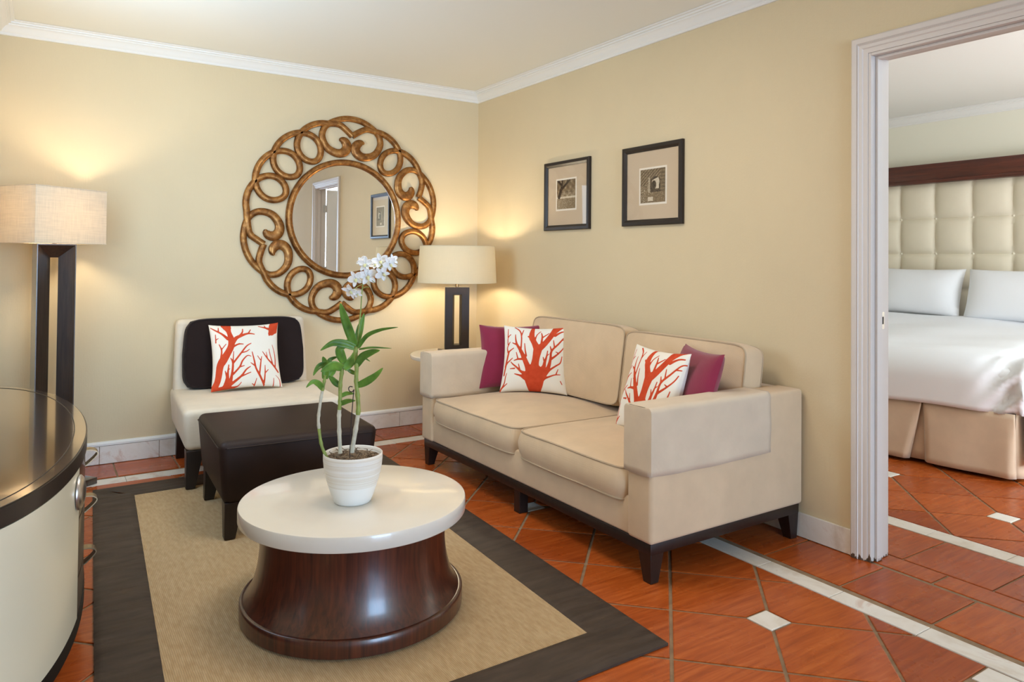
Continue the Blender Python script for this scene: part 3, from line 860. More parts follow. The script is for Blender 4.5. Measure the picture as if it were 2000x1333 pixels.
g.rbox(-.395, .395, .29, .385, .36, .822, .03, 5, taper=back_taper); obj('backrest', g, CHAIRF, chair, smooth=60, world=False)
for sx_ in (-1, 1):
    obj('leg', tp_leg(sx_ * .395, -.352, sx_, -1, .205, .085, .045, .0128), DARKWOOD, chair, world=False, bevel=.002)
    obj('leg', tp_leg(sx_ * .37, .38, sx_, 1, .205, .075, .045), DARKWOOD, chair, world=False, bevel=.002)
cg, cp = cushion(.685, .40, .075, .016, .06, 24, .003, 9, .01)
M = Matrix.Translation((.0, .283, .622)) @ Matrix.Rotation(radians(-8), 4, 'X') @ Matrix.Rotation(pi / 2, 4, 'X')
for q in (cg, cp):
    for vv in q.bm.verts:
        if vv.co.y > 0:
            vv.co.x *= 1 - .05 * vv.co.y / .2
    bmesh.ops.transform(q.bm, matrix=M, verts=list(q.bm.verts))
bc = obj('back_cushion', cg, BROWNF, chair, smooth=60, world=False, weld=True); bc['label'] = 'dark brown back cushion'
obj('piping', cp, BROWNF, bc, smooth=60, world=False)
pillow('throw_pillow', 'white pillow with red coral print leaning on the dark cushion of the slipper chair', .40, .12, CORAL, (-1.775, -.385, .424), -.05, .36, 0, CORAL_EDGE, 'coral print throw pillows', 5)

ott = thing('ottoman', 'dark brown leather ottoman with tapered legs between slipper chair and coffee table', 'ottoman', (-1.828, -1.29, 0), radians(-2.5))
g = G()


def ott_taper(b):
    for vv in b.verts:
        if vv.co.z < .3:
            vv.co.x *= .93; vv.co.y *= .94


g.rbox(-.332, .362, -.34, .34, .155, .428, .035, 5, taper=ott_taper)
o = obj('upholstery', g, LEATHER, ott, smooth=60, world=False)
s = G(); ez = .400
for zz in (ez,):
    pts = [(-.33, -.338, zz), (.36, -.338, zz), (.36, .338, zz), (-.33, .338, zz)]; path = []
    for i in range(4):
        a_, b_ = Vector(pts[i]), Vector(pts[(i + 1) % 4]); d_ = (b_ - a_).normalized()
        path += [a_ + d_ * .03, b_ - d_ * .03]
    s.tube(path, .0028, 6, closed=True)
obj('seam', s, LEATHER, o, world=False)
for sx_ in (-1, 1):
    for sy_ in (-1, 1):
        obj('leg', tp_leg(sx_ * .316 + .014, sy_ * .312, sx_, sy_, .165, .075, .045, .0128), DARKWOOD, ott, world=False, bevel=.002)

# ------------------------------------------------------------------ coffee table
ct = thing('coffee_table', 'round coffee table with ivory top on a waisted glossy dark wood drum base', 'table', (-1.882, -2.392, 0))
zf = .0135
g = G(); g.lathe([(.366, zf), (.3725, zf + .004), (.3731, zf + .03), (.3731, .066), (.369, .0705), (.362, .0705)], 128); obj('plinth', g, GLOSSWOOD, ct, world=False, smooth=50)
prof = [(.361, .070), (.352, .082), (.340, .10), (.330, .125), (.3205, .16), (.3145, .195), (.311, .23), (.3105, .26), (.312, .29), (.3155, .3285)]
g = G(); g.lathe(prof, 128); obj('base', g, GLOSSWOOD, ct, world=False, smooth=60)
g = G(); g.lathe([(.372, .328), (.379, .330), (.3816, .334), (.3816, .372), (.3795, .377), (.374, .379)], 128); obj('tabletop', g, SLAB, ct, world=False, smooth=40)

# ------------------------------------------------------------------ wall mirror
MC = Vector((-1.055, 0, 1.468)); KX = 1.0
mir = thing('wall_mirror', 'round wall mirror in a gilded openwork frame of looping scrolls and hearts', 'mirror', (MC.x, -.002, MC.z))


def pol(deg, r):
    return (r * cos(radians(deg)), r * sin(radians(deg)))


def catmull(P, k=8, closed=False):
    out = []; n = len(P)
    for i in range(n - 1):
        p0, p1, p2, p3 = P[max(i - 1, 0)], P[i], P[i + 1], P[min(i + 2, n - 1)]
        for j in range(k):
            t = j / k; out.append(tuple(.5 * (2 * b + (c - a) * t + (2 * a - 5 * b + 4 * c - d) * t * t + (3 * b - a - 3 * c + d) * t ** 3) for a, b, c, d in zip(p0, p1, p2, p3)))
    out.append(P[-1]); return out


def ribbon(g, pts, width, d0, d1):
    """carved band through pts (x,z); width may vary; raised ridge between the wall and d1"""
    n = len(pts); path = []; V = []
    for i in range(n):
        a_ = Vector(pts[max(i - 1, 0)]); b_ = Vector(pts[min(i + 1, n - 1)]); t = (b_ - a_).normalized(); nr = Vector((-t.y, t.x)); w = width[i] if isinstance(width, list) else width
        c = Vector(pts[i])
        sec = [(-.5, d0), (-.5, d0 + (d1 - d0) * .55), (-.40, d0 + (d1 - d0) * .82), (-.16, d1), (.16, d1), (.40, d0 + (d1 - d0) * .82), (.5, d0 + (d1 - d0) * .55), (.5, d0)]
        V += [(c.x + nr.x * w * s_, -dd, c.y + nr.y * w * s_) for s_, dd in sec]
    m = 8; f = [(i * m + k, i * m + (k + 1) % m, (i + 1) * m + (k + 1) % m, (i + 1) * m + k) for i in range(n - 1) for k in range(m)]
    f += [tuple(range(m)), tuple((n - 1) * m + k for k in range(m - 1, -1, -1))]; g.add(V, f)


U = .00113      # metres per unit of the traced scroll
g = G(); BW = .041
HE = [86, 18, 268, 198.5]
om = [(-78, 474), (-62, 476), (-40, 466), (-27, 440), (-36, 412), (-62, 394), (-96, 392), (-140, 408), (-170, 440), (-186, 486), (-176, 530), (-150, 560), (-112, 585), (-60, 606), (0, 613)]
omw = [.014, .042, .058, .064, .064, .060, .055, .050, .046, .043, .041, .041, .040, .040, .040]
full = om + [(-a_, b_) for a_, b_ in om[-2::-1]]; fullw = omw + omw[-2::-1]
for hdeg in HE:
    c_, s_ = cos(radians(hdeg)), sin(radians(hdeg))
    P = [((c_ * r + s_ * t) * U, (s_ * r - c_ * t) * U, w) for (t, r), w in zip(full, fullw)]
    Q = catmull(P, 7); ribbon(g, [q[:2] for q in Q], [q[2] for q in Q], .004, .026)


def coil(c0, loops, c1, sg):
    """strand from the cusp of one heart over the rim, through the loops, to the next cusp; angles run by sg"""
    B = 13.0; D = 20.4; rm, A = .552, .115
    if len(loops) == 1:
        D = 24.0
    pts = [(c0, .575), (c0 + sg * 4, .61), (c0 + sg * 9, .647)]
    m = len(loops); N = 28
    mid = sum(loops) / m
    for k in range(int(-.10 * N), int((m + .10) * N) + 1):
        t = 2 * pi * k / N; ph = mid + sg * (D * (t - pi * m) / (2 * pi) + B * sin(t)); pts.append((ph, rm + A * cos(t)))
    pts += [(c1 - sg * 9, .647), (c1 - sg * 4, .61), (c1, .575)]
    Q = catmull([pol(*p) for p in pts], 3); ribbon(g, Q, BW, .006, .030)


coil(86, [119, 139.6, 160], 198.5, 1)
coil(268, [303, 323.5, 344], 378, 1)
coil(18, [52], 86, 1)
coil(198.5, [233.5], 268, 1)
obj('scroll_frame', g, GOLD, mir, world=False, smooth=35)
g = G(); M = Matrix.Rotation(pi / 2, 4, 'X')
n = 120; sec = [(.366, .006), (.366, .024), (.372, .034), (.384, .040), (.396, .038), (.404, .030), (.408, .02), (.408, .004)]
v = [(r * cos(2 * pi * k / n), -d, r * sin(2 * pi * k / n)) for k in range(n) for r, d in sec]; m = len(sec)
g.add(v, [(k * m + i, k * m + (i + 1) % m, ((k + 1) % n) * m + (i + 1) % m, ((k + 1) % n) * m + i) for k in range(n) for i in range(m)]); obj('ring', g, GOLD, mir, world=False, smooth=50)
g = G(); v = [(.369 * cos(2 * pi * k / n), -dd, .369 * sin(2 * pi * k / n)) for dd in (.006, .014) for k in range(n)]
g.add(v, [tuple(range(n)), tuple(range(2 * n - 1, n - 1, -1))] + [(k, (k + 1) % n, n + (k + 1) % n, n + k) for k in range(n)]); obj('mirror_glass', g, MIRROR, mir, world=False, smooth=20)

# ------------------------------------------------------------------ framed prints on the sofa wall


def ink_tree(u, v):
    d = lambda x0, y0, x1, y1, w0, w1: (lambda t: sqrt((u - x0 - (x1 - x0) * t) ** 2 + (v - y0 - (y1 - y0) * t) ** 2) - (w0 + (w1 - w0) * t))(max(0, min(1, ((u - x0) * (x1 - x0) + (v - y0) * (y1 - y0)) / ((x1 - x0) ** 2 + (y1 - y0) ** 2))))
    t = min(d(.12, .42, .28, .8, .07, .06), d(.28, .8, .05, 1.0, .05, .04), d(.28, .78, .3, 1.0, .05, .04), d(.25, .68, .7, .98, .05, .03), d(.5, .86, .6, 1, .03, .02))
    if t < 0:
        return .95
    if v < .36:
        return .42 + .1 * u
    if v < .43:
        return .12
    return .58 - .12 * (v < .55) + .14 * sin(23 * u + 9 * v) * sin(19 * v)


def ink_porch(u, v):
    h_ = lambda a_, b_: .5 + .5 * sin(a_ * 41 + 6 * sin(b_ * 29)) * sin(b_ * 37 + 5 * sin(a_ * 23))
    k = .30 + .45 * h_(u, v)                                            # shrubs
    if v > .62 + .28 * (u - .5):                                        # boarded gable, light slats
        k = .50 + .28 * (sin((v - .8 * u) * 62) > .2)
    if u > .40 and v > .30 and v < .72:                                 # shaded porch wall
        k = .80 + .1 * h_(u, v)
    e = ((u - .62) / .15) ** 2 + ((v - .60) / .17) ** 2                  # bright arch with a dark figure of foliage
    if e < 1 or (abs(u - .62) < .13 and .40 < v < .58):
        k = .14
        if ((u - .55) / .09) ** 2 + ((v - .52) / .13) ** 2 < 1 or v > .70 + .3 * (u - .6):
            k = .92
    if u > .80:
        k = .66 + .08 * sin(v * 60)
    if abs(u - .36) < .03 and .2 < v < .75:
        k = .32
    if v < .30:                                                         # path and lawn
        k = .46 + .22 * h_(u * .7, v * .6)
        if .30 < u < .52 and .05 < v < .17:
            k = .12
    if u < .2 and v < .42:
        k = .75 * h_(u, v) + .15
    return k


def framed(label, y0, y1, z0, z1, py0, py1, pz0, pz1, fn, fwid):
    t = thing('framed_print', label, 'picture', (0, (y0 + y1) / 2, (z0 + z1) / 2), 0, 'framed prints above the sofa')
    g = G(); prof = [(0, .002), (0, .018), (.004, .022), (fwid * .6, .022), (fwid * .85, .015), (fwid, .012), (fwid, .002)]
    cs = [(y0, z0, -1, -1), (y1, z0, 1, -1), (y1, z1, 1, 1), (y0, z1, -1, 1)]; m = len(prof); v = []
    for cy_, cz_, sy_, sz_ in cs:
        v += [(-d_, cy_ - sy_ * a_, cz_ - sz_ * a_) for a_, d_ in prof]
    g.add(v, [(i * m + k, i * m + (k + 1) % m, ((i + 1) % 4) * m + (k + 1) % m, ((i + 1) % 4) * m + k) for i in range(4) for k in range(m)]); obj('frame', g, FRAMEB, t, smooth=30)
    f = fwid - .003
    g = G(); g.box(-.008, -.002, y0 + f, y1 - f, z0 + f, z1 - f); obj('mat_board', g, MATB, t, smooth=0)
    g = G(); b = .011; g.box(-.0086, -.0078, py0 - b, py1 + b, pz0 - b, pz1 + b, 1)
    lay = g.bm.verts.layers.float.new('ink'); n = 90; vs, _ = g.grid(lambda u, v_: (-.0092, py1 + (py0 - py1) * u, pz0 + (pz1 - pz0) * v_), n, n, 0)
    for j in range(n + 1):
        for i in range(n + 1):
            vs[j * (n + 1) + i][lay] = fn(i / n, j / n)
    obj('photograph', g, [PRINT, WHITEP], t, smooth=0)
    g = G(); g.box(-.0125, -.0115, y0 + f, y1 - f, z0 + f, z1 - f); obj('pane', g, GLASS, t, smooth=0)


framed('dark framed print of a bare leaning tree, nearer the room corner', -1.368, -.899, 1.391, 1.835, -1.222, -1.03, 1.527, 1.712, ink_tree, .034)
framed('dark framed print of a porch and shrubs, nearer the bedroom doorway', -2.129, -1.665, 1.395, 1.839, -1.999, -1.808, 1.519, 1.704, ink_porch, .034)

# ------------------------------------------------------------------ corner side table and lamp
st = thing('side_table', 'white round side table in the corner, mostly hidden behind the sofa arm', 'table', (-.40, -.44, 0))
g = G(); g.lathe([(.30, .525), (.322, .528), (.326, .534), (.326, .550), (.320, .555)], 64); obj('tabletop', g, SLAB, st, world=False)
g = G(); g.lathe([(.17, 0), (.17, .015), (.05, .03), (.035, .10), (.032, .4), (.05, .5), (.09, .526)], 40); obj('pedestal', g, SLAB, st, world=False)


def slot_frame(g, w, d, h, z0, front_in, slot, top, M=None):
    """tall wooden block with a see-through slot, its reveals splayed from front_in (front) to slot (middle)"""
    zt = z0 + h
    for sg in (-1, 1):
        rings = []
        for (iw, zin, y) in ((front_in, top[0], -d / 2), (slot, top[1], 0), (front_in, top[0], d / 2)):
            rings.append((iw / 2, z0 + zin * .6, zt - zin, y))
        # side post
        out = [(sg * w / 2, -d / 2), (sg * w / 2, d / 2)]
        v = []
        poly = [(sg * w / 2, -d / 2)] + [(sg * r[0], r[3]) for r in rings] + [(sg * w / 2, d / 2)]
        n = len(poly)
        zb = [z0, rings[0][1], rings[1][1], rings[2][1], z0]; ztp = [zt, rings[0][2], rings[1][2], rings[2][2], zt]
        v = [(x, y, zb[i]) for i, (x, y) in enumerate(poly)] + [(x, y, ztp[i]) for i, (x, y) in enumerate(poly)]
        g.add(v, [(i, (i + 1) % n, n + (i + 1) % n, n + i) for i in range(n)], 0, M)
    # faces of the front and back, and the top and bottom reveals
    for y in (-d / 2, d / 2):
        a_, b_ = w / 2, front_in / 2; zi0, zi1 = z0 + top[0] * .6, zt - top[0]
        V = [(-a_, y, z0), (a_, y, z0), (a_, y, zt), (-a_, y, zt), (-b_, y, zi0), (b_, y, zi0), (b_, y, zi1), (-b_, y, zi1)]
        g.add(V, [(0, 1, 5, 4), (1, 2, 6, 5), (2, 3, 7, 6), (3, 0, 4, 7)], 0, M)
        c_ = slot / 2; V = [(-b_, y, zi1), (b_, y, zi1), (c_, 0, zt - top[1]), (-c_, 0, zt - top[1]), (-b_, y, zi0), (b_, y, zi0), (c_, 0, z0 + top[1] * .6), (-c_, 0, z0 + top[1] * .6)]
        g.add(V, [(0, 1, 2, 3), (4, 5, 6, 7)], 0, M)
    V = [(-w / 2, -d / 2, zt), (w / 2, -d / 2, zt), (w / 2, d / 2, zt), (-w / 2, d / 2, zt), (-w / 2, -d / 2, z0), (w / 2, -d / 2, z0), (w / 2, d / 2, z0), (-w / 2, d / 2, z0)]
    g.add(V, [(0, 1, 2, 3), (7, 6, 5, 4)], 0, M)


tl = thing('table_lamp', 'table lamp with cream drum shade and slotted dark wood base on the corner table', 'lamp', (-.392, -.40, .555), 0)
g = G(); g.rbox(-.11, .11, -.07, .07, 0, .028, .004, 2); obj('base', g, LAMPWOOD, tl, world=False)
g = G(); slot_frame(g, .165, .10, .425, .028, .062, .034, (.05, .058), Matrix.Rotation(radians(-26), 4, 'Z')); obj('post', g, DARKWOOD, tl, world=False, smooth=0, weld=True)
g = G(); g.lathe([(.013, .452), (.013, .50), (.009, .502), (.009, .56)], 16)
for k in range(3):
    a_ = 2 * pi * k / 3; g.tube([(0, 0, .70), (.243 * cos(a_), .243 * sin(a_), .715)], .0025, 6)
g.tube([(0, 0, .55), (0, 0, .71)], .004, 8); obj('stem', g, BRASS, tl, world=False)
g = G(); n = 72
for r0, r1, fl in ((.272, .258, False), (.2695, .2555, True)):
    g.grid(lambda u, v_, r0=r0, r1=r1: ((r0 + (r1 - r0) * v_) * cos(2 * pi * u), (r0 + (r1 - r0) * v_) * sin(2 * pi * u), .483 + .252 * v_), n, 6, flip=fl)
sh = obj('lamp_shade', g, COTTONSHADE, tl, world=False, smooth=60)
for z, r in ((.484, .272), (.734, .2582)):
    g = G(); g.tube([(r * cos(2 * pi * k / 64), r * sin(2 * pi * k / 64), z) for k in range(64)], .002, 6, closed=True); obj('shade_rim', g, COTTONSHADE, sh, world=False)
g = G(); g.lathe([(.004, .56), (.018, .57), (.03, .60), (.031, .615), (.026, .64), (.006, .652)], 20); obj('bulb', g, BULB, tl, world=False)

# ------------------------------------------------------------------ floor lamp on the left
flp = thing('floor_lamp', 'tall floor lamp with rectangular linen shade and slotted dark post in the left corner', 'lamp', (-2.745, -.364, 0), radians(37))
g = G(); g.rbox(-.15, .15, -.15, .15, 0, .034, .003, 2); obj('base', g, LAMPWOOD, flp, world=False)
g = G(); slot_frame(g, .172, .15, 1.226, .034, .164, .036, (.006, .07), Matrix.Rotation(radians(-37 + 8), 4, 'Z')); obj('post', g, LAMPWOOD, flp, world=False, smooth=0, weld=True)
g = G(); g.tube([(0, 0, 1.25), (0, 0, 1.38)], .01, 10)
for sx_ in (-1, 1):
    g.tube([(0, 0, 1.36), (sx_ * .197, 0, 1.36)], .003, 6)
obj('stem', g, BRASS, flp, world=False)
g = G(); A_, B_, t_ = .20, .125, .003; z0, z1 = 1.263, 1.545
for a_, b_, fl in ((A_, B_, 0), (A_ - t_, B_ - t_, 1)):
    cs = [(-a_, -b_), (a_, -b_), (a_, b_), (-a_, b_)]
    for i in range(4):
        p, q = cs[i], cs[(i + 1) % 4]; g.add([(p[0], p[1], z0), (q[0], q[1], z0), (q[0], q[1], z1), (p[0], p[1], z1)], [(0, 1, 2, 3)])
sh = obj('lamp_shade', g, LINEN, flp, world=False, smooth=0)
for z in (z0, z1):
    g = G(); g.tube([(-A_, -B_, z), (A_, -B_, z), (A_, B_, z), (-A_, B_, z)], .0025, 6, closed=True); obj('shade_rim', g, LINEN, sh, world=False)
g = G(); g.lathe([(.004, 1.36), (.018, 1.37), (.03, 1.40), (.031, 1.415), (.026, 1.44), (.006, 1.452)], 20); obj('bulb', g, BULB, flp, world=False)

# ------------------------------------------------------------------ bow-front sideboard
CA, CB, CYc, CH_ = .348, .96, -1.95, .64
sb = thing('sideboard', 'bow-fronted dark sideboard with cream doors along the left wall', 'cabinet', (XL + .004, CYc, 0))


def arc(a_, b_, t0, t1, n):
    return [(a_ * cos(t0 + (t1 - t0) * k / n), b_ * sin(t0 + (t1 - t0) * k / n)) for k in range(n + 1)]


def tcurve(y):
    return math.asin(max(-1, min(1, y / CB)))


g = G(); g.prism(arc(CA - .012, CB - .012, -pi / 2, pi / 2, 72), .155, CH_ - .045); obj('carcass', g, CABWOOD, sb, world=False, smooth=30)
g = G(); g.prism(arc(CA - .001, CB - .001, -pi / 2, pi / 2, 72), .115, .155); obj('base_moulding', g, BLACKW, sb, world=False, smooth=30)
g = G(); g.prism(arc(CA - .08, CB - .08, -pi / 2, pi / 2, 72), 0, .115); obj('plinth', g, BLACKW, sb, world=False, smooth=30)
g = G(); g.prism(arc(CA, CB, -pi / 2, pi / 2, 96), CH_ - .047, CH_ - .004, 1)
g.prism(arc(CA - .004, CB - .004, -pi / 2, pi / 2, 96), CH_ - .004, CH_ - .0005); tp = obj('top', g, [CABTOP, DARKWOOD], sb, world=False, smooth=30)
g = G(); g.tube([(x, y, CH_ - .0006) for x, y in arc(CA - .036, CB - .045, -pi / 2 + .02, pi / 2 - .02, 96)], .0016, 6); obj('inlay_line', g, DARKWOOD, tp, world=False)
for ya, yb in ((-.41, -.93), (.41, .93)):
    t0, t1 = tcurve(ya), tcurve(yb)
    if t0 > t1:
        t0, t1 = t1, t0
    o_ = arc(CA - .002, CB - .002, t0, t1, 40); i_ = arc(CA - .016, CB - .016, t0, t1, 40)
    g = G(); g.prism(o_ + i_[::-1], .157, CH_ - .05); dr = obj('door', g, CABCREAM, sb, world=False, smooth=30)
    dr['label'] = 'cream lacquered curved door'
    yk = ya * 1.06; th = tcurve(yk); cx_, cy_ = CA * cos(th), CB * sin(th); nn_ = Vector((cos(th) / CA, sin(th) / CB, 0)).normalized()
    kM = Matrix.Translation((cx_, cy_, .525)) @ nn_.to_track_quat('Z', 'Y').to_matrix().to_4x4()
    g = G(); g.lathe([(.049, 0), (.049, .004), (.042, .011), (.026, .016), (.004, .018)], 32, M=kM); obj('knob', g, STEEL, dr, world=False, smooth=60)
for k, (za, zb_) in enumerate(((.157, .262), (.268, .432), (.438, .59))):
    t0, t1 = tcurve(-.39), tcurve(.39); o_ = arc(CA - .004, CB - .004, t0, t1, 24); i_ = arc(CA - .016, CB - .016, t0, t1, 24)
    g = G(); g.prism(o_ + i_[::-1], za, zb_); dr = obj('drawer', g, CABWOOD, sb, world=False, smooth=30)
    zc_ = (.19, .365, .52)[k]
    # bow pull: a bent strap standing off the drawer front
    pts = [(CA - .006, 0, zc_ + .026), (CA + .02, 0, zc_ + .024), (CA + .034, 0, zc_ + .014), (CA + .03, 0, zc_ + .002), (CA + .012, 0, zc_ - .016), (CA - .006, 0, zc_ - .03)]
    pts = catmull(pts, 5); g = G()
    g.sweep([(-.02, -.0016), (.02, -.0016), (.02, .0016), (-.02, .0016)], [(p, (0, 1, 0), (Vector(pts[min(i + 1, len(pts) - 1)]) - Vector(pts[max(i - 1, 0)])).normalized().cross(Vector((0, 1, 0)))) for i, p in enumerate(pts)])
    obj('pull', g, BRASS, dr, world=False, smooth=50)

# ------------------------------------------------------------------ potted orchid on the coffee table
PC = Vector((-1.911, -2.445, .379)); PD = (Vector((PC.x, PC.y, .45)) - CAM).dot(fw)
orc = thing('potted_orchid', 'white flowering orchid with tall canes in a ribbed white pot on the coffee table', 'plant', PC)


def at(u, v, dz=0.0):
    """point seen at (u,v) of the 2.5625x enlarged detail, dz metres behind the pot's own plane"""
    x, y = 560 + u / 2.5625, 480 + v / 2.5625
    return CAM + (fw + rt * ((x - 1000) / F_PX) - up * ((y - CY_PX) / F_PX)) * (PD + dz) - PC


g = G(); pr = [(.05, 0), (.058, .001), (.0625, .006), (.070, .025), (.080, .055), (.089, .085), (.0955, .115), (.0985, .145), (.0985, .163), (.0965, .165), (.0935, .162), (.091, .13), (.086, .10)]
g.lathe(pr, 72, cap1=False); obj('pot', g, CERAM, orc, world=False, smooth=60)
g = G(); rnd = random.Random(3)
g.grid(lambda u, v_: (.0925 * v_ * cos(2 * pi * u), .0925 * v_ * sin(2 * pi * u), .148 + .006 * sin(9 * u * 6.28) * v_ * (1 - v_) + .008 * (1 - v_)), 40, 8)
for k in range(90):
    a_, r_ = rnd.uniform(0, 6.28), .088 * sqrt(rnd.random()); p = Vector((r_ * cos(a_), r_ * sin(a_), .152)); d_ = Vector((rnd.uniform(-1, 1), rnd.uniform(-1, 1), rnd.uniform(-.1, .5))).normalized(); q = Vector((rnd.uniform(-1, 1), rnd.uniform(-1, 1), .3)) * .012
    e = p + d_ * rnd.uniform(.015, .035)
    if e.x ** 2 + e.y ** 2 > .0081:
        continue
    g.tube([p, (p + e) / 2 + q, e], [.0014, .0012, .0006], 4)
obj('potting_mix', g, BARK, orc, world=False, smooth=60)


def cane(pts, rad, dz, split):
    P = [at(u, v, dz) for u, v in pts]; P = [Vector(p) for p in catmull([tuple(p) for p in P], 5)]
    n = len(P); g = G(); R = []
    for i in range(n):
        ph = (i % 5) / 5; R.append(rad * (1 + (.22 if i % 5 == 0 else 0) - .08 * (i / n)))
    k = int(n * split[0]); k2 = int(n * split[1])
    g.tube(P[:k + 1], R[:k + 1], 10, 0); g.tube(P[k:k2 + 1], R[k:k2 + 1], 10, 1); g.tube(P[k2:], R[k2:], 10, 0)
    obj('cane', g, [CANEG, CANEW], orc, world=False, smooth=60)


cane([(205, 1068), (190, 1040), (172, 990), (160, 900), (160, 850), (172, 760), (180, 720), (188, 680), (192, 650)], .0052, -.02, (.35, .72))
cane([(268, 1040), (263, 930), (262, 850), (267, 780), (268, 700), (275, 640), (285, 570)], .0066, .01, (.02, .40))
cane([(326, 1035), (345, 920), (358, 830), (355, 750), (348, 680), (350, 600), (345, 530), (350, 505)], .0072, -.01, (.02, .27))


def leaf(pts, w, dz0, dz1, twist=0.0, fold=.35):
    """strap leaf from base to tip through pts; w is the greatest width in detail pixels"""
    m = len(pts); P3 = [tuple(at(u, v, dz0 + (dz1 - dz0) * i / (m - 1))) for i, (u, v) in enumerate(pts)]
    Q = [Vector(p) for p in catmull(P3, 12 if m == 2 else 8)]; n = len(Q); wm = w / 2.5625 / F_PX * PD
    view = -fw; g = G(); V = []
    for i in range(n):
        t = i / (n - 1); d_ = (Q[min(i + 1, n - 1)] - Q[max(i - 1, 0)]).normalized(); s_ = d_.cross(view).normalized()
        if twist:
            s_ = Matrix.Rotation(twist, 3, d_) @ s_
        nn_ = s_.cross(d_); hw = wm / 2 * max(.06, (sin(pi * min(1, .12 + .88 * t) ** .8)) ** .75 if t < 1 else 0)
        if i == n - 1:
            hw = .0004
        V += [Q[i] - s_ * hw + nn_ * hw * fold, Q[i] - s_ * hw * .5 + nn_ * hw * fold * .35, Q[i] - nn_ * 0, Q[i] + s_ * hw * .5 + nn_ * hw * fold * .35, Q[i] + s_ * hw + nn_ * hw * fold]
    g.add(V, [(i * 5 + k, i * 5 + k + 1, (i + 1) * 5 + k + 1, (i + 1) * 5 + k) for i in range(n - 1) for k in range(4)])
    o = obj('leaf', g, LEAF, orc, world=False, smooth=70); s = o.modifiers.new('thick', 'SOLIDIFY'); s.thickness = .0009


for args in (([(350, 520), (315, 430), (285, 345), (268, 288)], 46, -.01, .02), ([(352, 490), (370, 410), (387, 340)], 30, .0, .03, .3), ([(348, 480), (356, 430), (360, 392)], 22, .01, .03, -.4),
             ([(358, 510), (400, 450), (470, 420), (558, 408)], 24, -.01, -.06, .5), ([(362, 517), (430, 508), (525, 514)], 16, .0, .07, .7), ([(350, 600), (380, 555), (430, 530), (467, 524)], 40, -.01, -.07, .2),
             ([(356, 700), (400, 680), (445, 650), (482, 612)], 38, -.01, -.03), ([(345, 512), (290, 492), (230, 490), (168, 526)], 40, -.01, -.05, .25), ([(290, 585), (272, 545), (268, 515), (300, 505)], 48, .0, .03),
             ([(278, 612), (240, 600), (205, 612), (170, 632)], 48, -.02, -.08, -.1), ([(192, 668), (198, 620), (192, 585), (180, 556)], 40, -.02, .0), ([(200, 590), (170, 600), (150, 620), (133, 652)], 28, -.02, -.06),
             ([(180, 718), (160, 692), (130, 684), (97, 712)], 30, -.02, -.07, .3), ([(270, 700), (240, 680), (205, 640)], 34, .01, .04), ([(270, 755), (300, 740), (340, 742)], 22, .01, .05), ([(270, 793), (305, 778), (345, 776)], 26, .01, -.02),
             ([(285, 618), (315, 590), (335, 560), (346, 520)], 44, .0, .05), ([(345, 640), (320, 628), (295, 615)], 22, .0, .04), ([(215, 655), (235, 620), (215, 575), (260, 555)], 30, .02, .06), ([(350, 560), (380, 555), (418, 580)], 18, .02, .08, .4), ([(345, 515), (320, 500), (300, 470)], 22, .02, .06)):
    leaf(*args)
g = G(); P = catmull([tuple(at(u, v, dz)) for u, v, dz in ((350, 512, 0), (362, 400, .005), (370, 330, .01), (376, 240, .012), (384, 190, .01), (405, 165, .0), (432, 148, -.01), (458, 118, -.01), (490, 92, -.01), (525, 84, -.015))], 6)
g.tube(P, [.0026 - .0014 * i / len(P) for i in range(len(P))], 8)
for b0, b1 in (((384, 190, .01), (350, 175, -.02)), ((384, 190, .01), (322, 232, -.02)), ((432, 148, -.01), (398, 110, -.02)), ((458, 118, -.01), (478, 140, -.03)), ((405, 165, 0), (440, 185, -.03)), ((380, 215, .01), (412, 208, -.01))):
    g.tube([at(*b0), (at(*b0) + at(*b1)) / 2 + Vector((0, 0, .003)), at(*b1)], .0011, 6)
obj('flower_stem', g, CANEG, orc, world=False, smooth=60)


def flower(u, v, dz, size, ax, ay, rot, seed):
    rnd = random.Random(seed); R = size / 2.5625 / F_PX * PD / 2
    nrm = (-fw + rt * ax + up * ay).normalized(); q = nrm.to_track_quat('Z', 'Y'); M = Matrix.Translation(at(u, v, dz)) @ q.to_matrix().to_4x4() @ Matrix.Rotation(rot, 4, 'Z')
    g = G()
    for k in range(5):
        a_ = 2 * pi * k / 5 + pi / 2; wide = .62 if k in (1, 4) else .42; L = R * rnd.uniform(.92, 1.08); cup = rnd.uniform(.05, .32)

        def fn(s, t, a_=a_, wide=wide, L=L, cup=cup):
            w = wide * L * (sin(pi * min(1, .10 + .9 * s)) ** .6 if s < 1 else 0) * (t - .5) * 2 * .62
            r = L * (.06 + .94 * s); z = L * (cup * s * s * 1.2 - .12 * s) + .10 * L * (abs(t - .5) * 2) ** 2
            return (r * cos(a_) - w * sin(a_), r * sin(a_) + w * cos(a_), z)
        g.grid(fn, 8, 6, 0, M)
    g.grid(lambda s, t: (.20 * R * (1 - .5 * s) * cos(pi * (t * 1.2 - .1)) , -.1 * R - .38 * R * s, .05 * R + .26 * R * sin(pi * t) * (1 - .4 * s) + .12 * R * s), 6, 8, 1, M)
    o = obj('flower', g, [PETAL, LIP], orc, world=False, smooth=70); s_ = o.modifiers.new('thick', 'SOLIDIFY'); s_.thickness = .0006


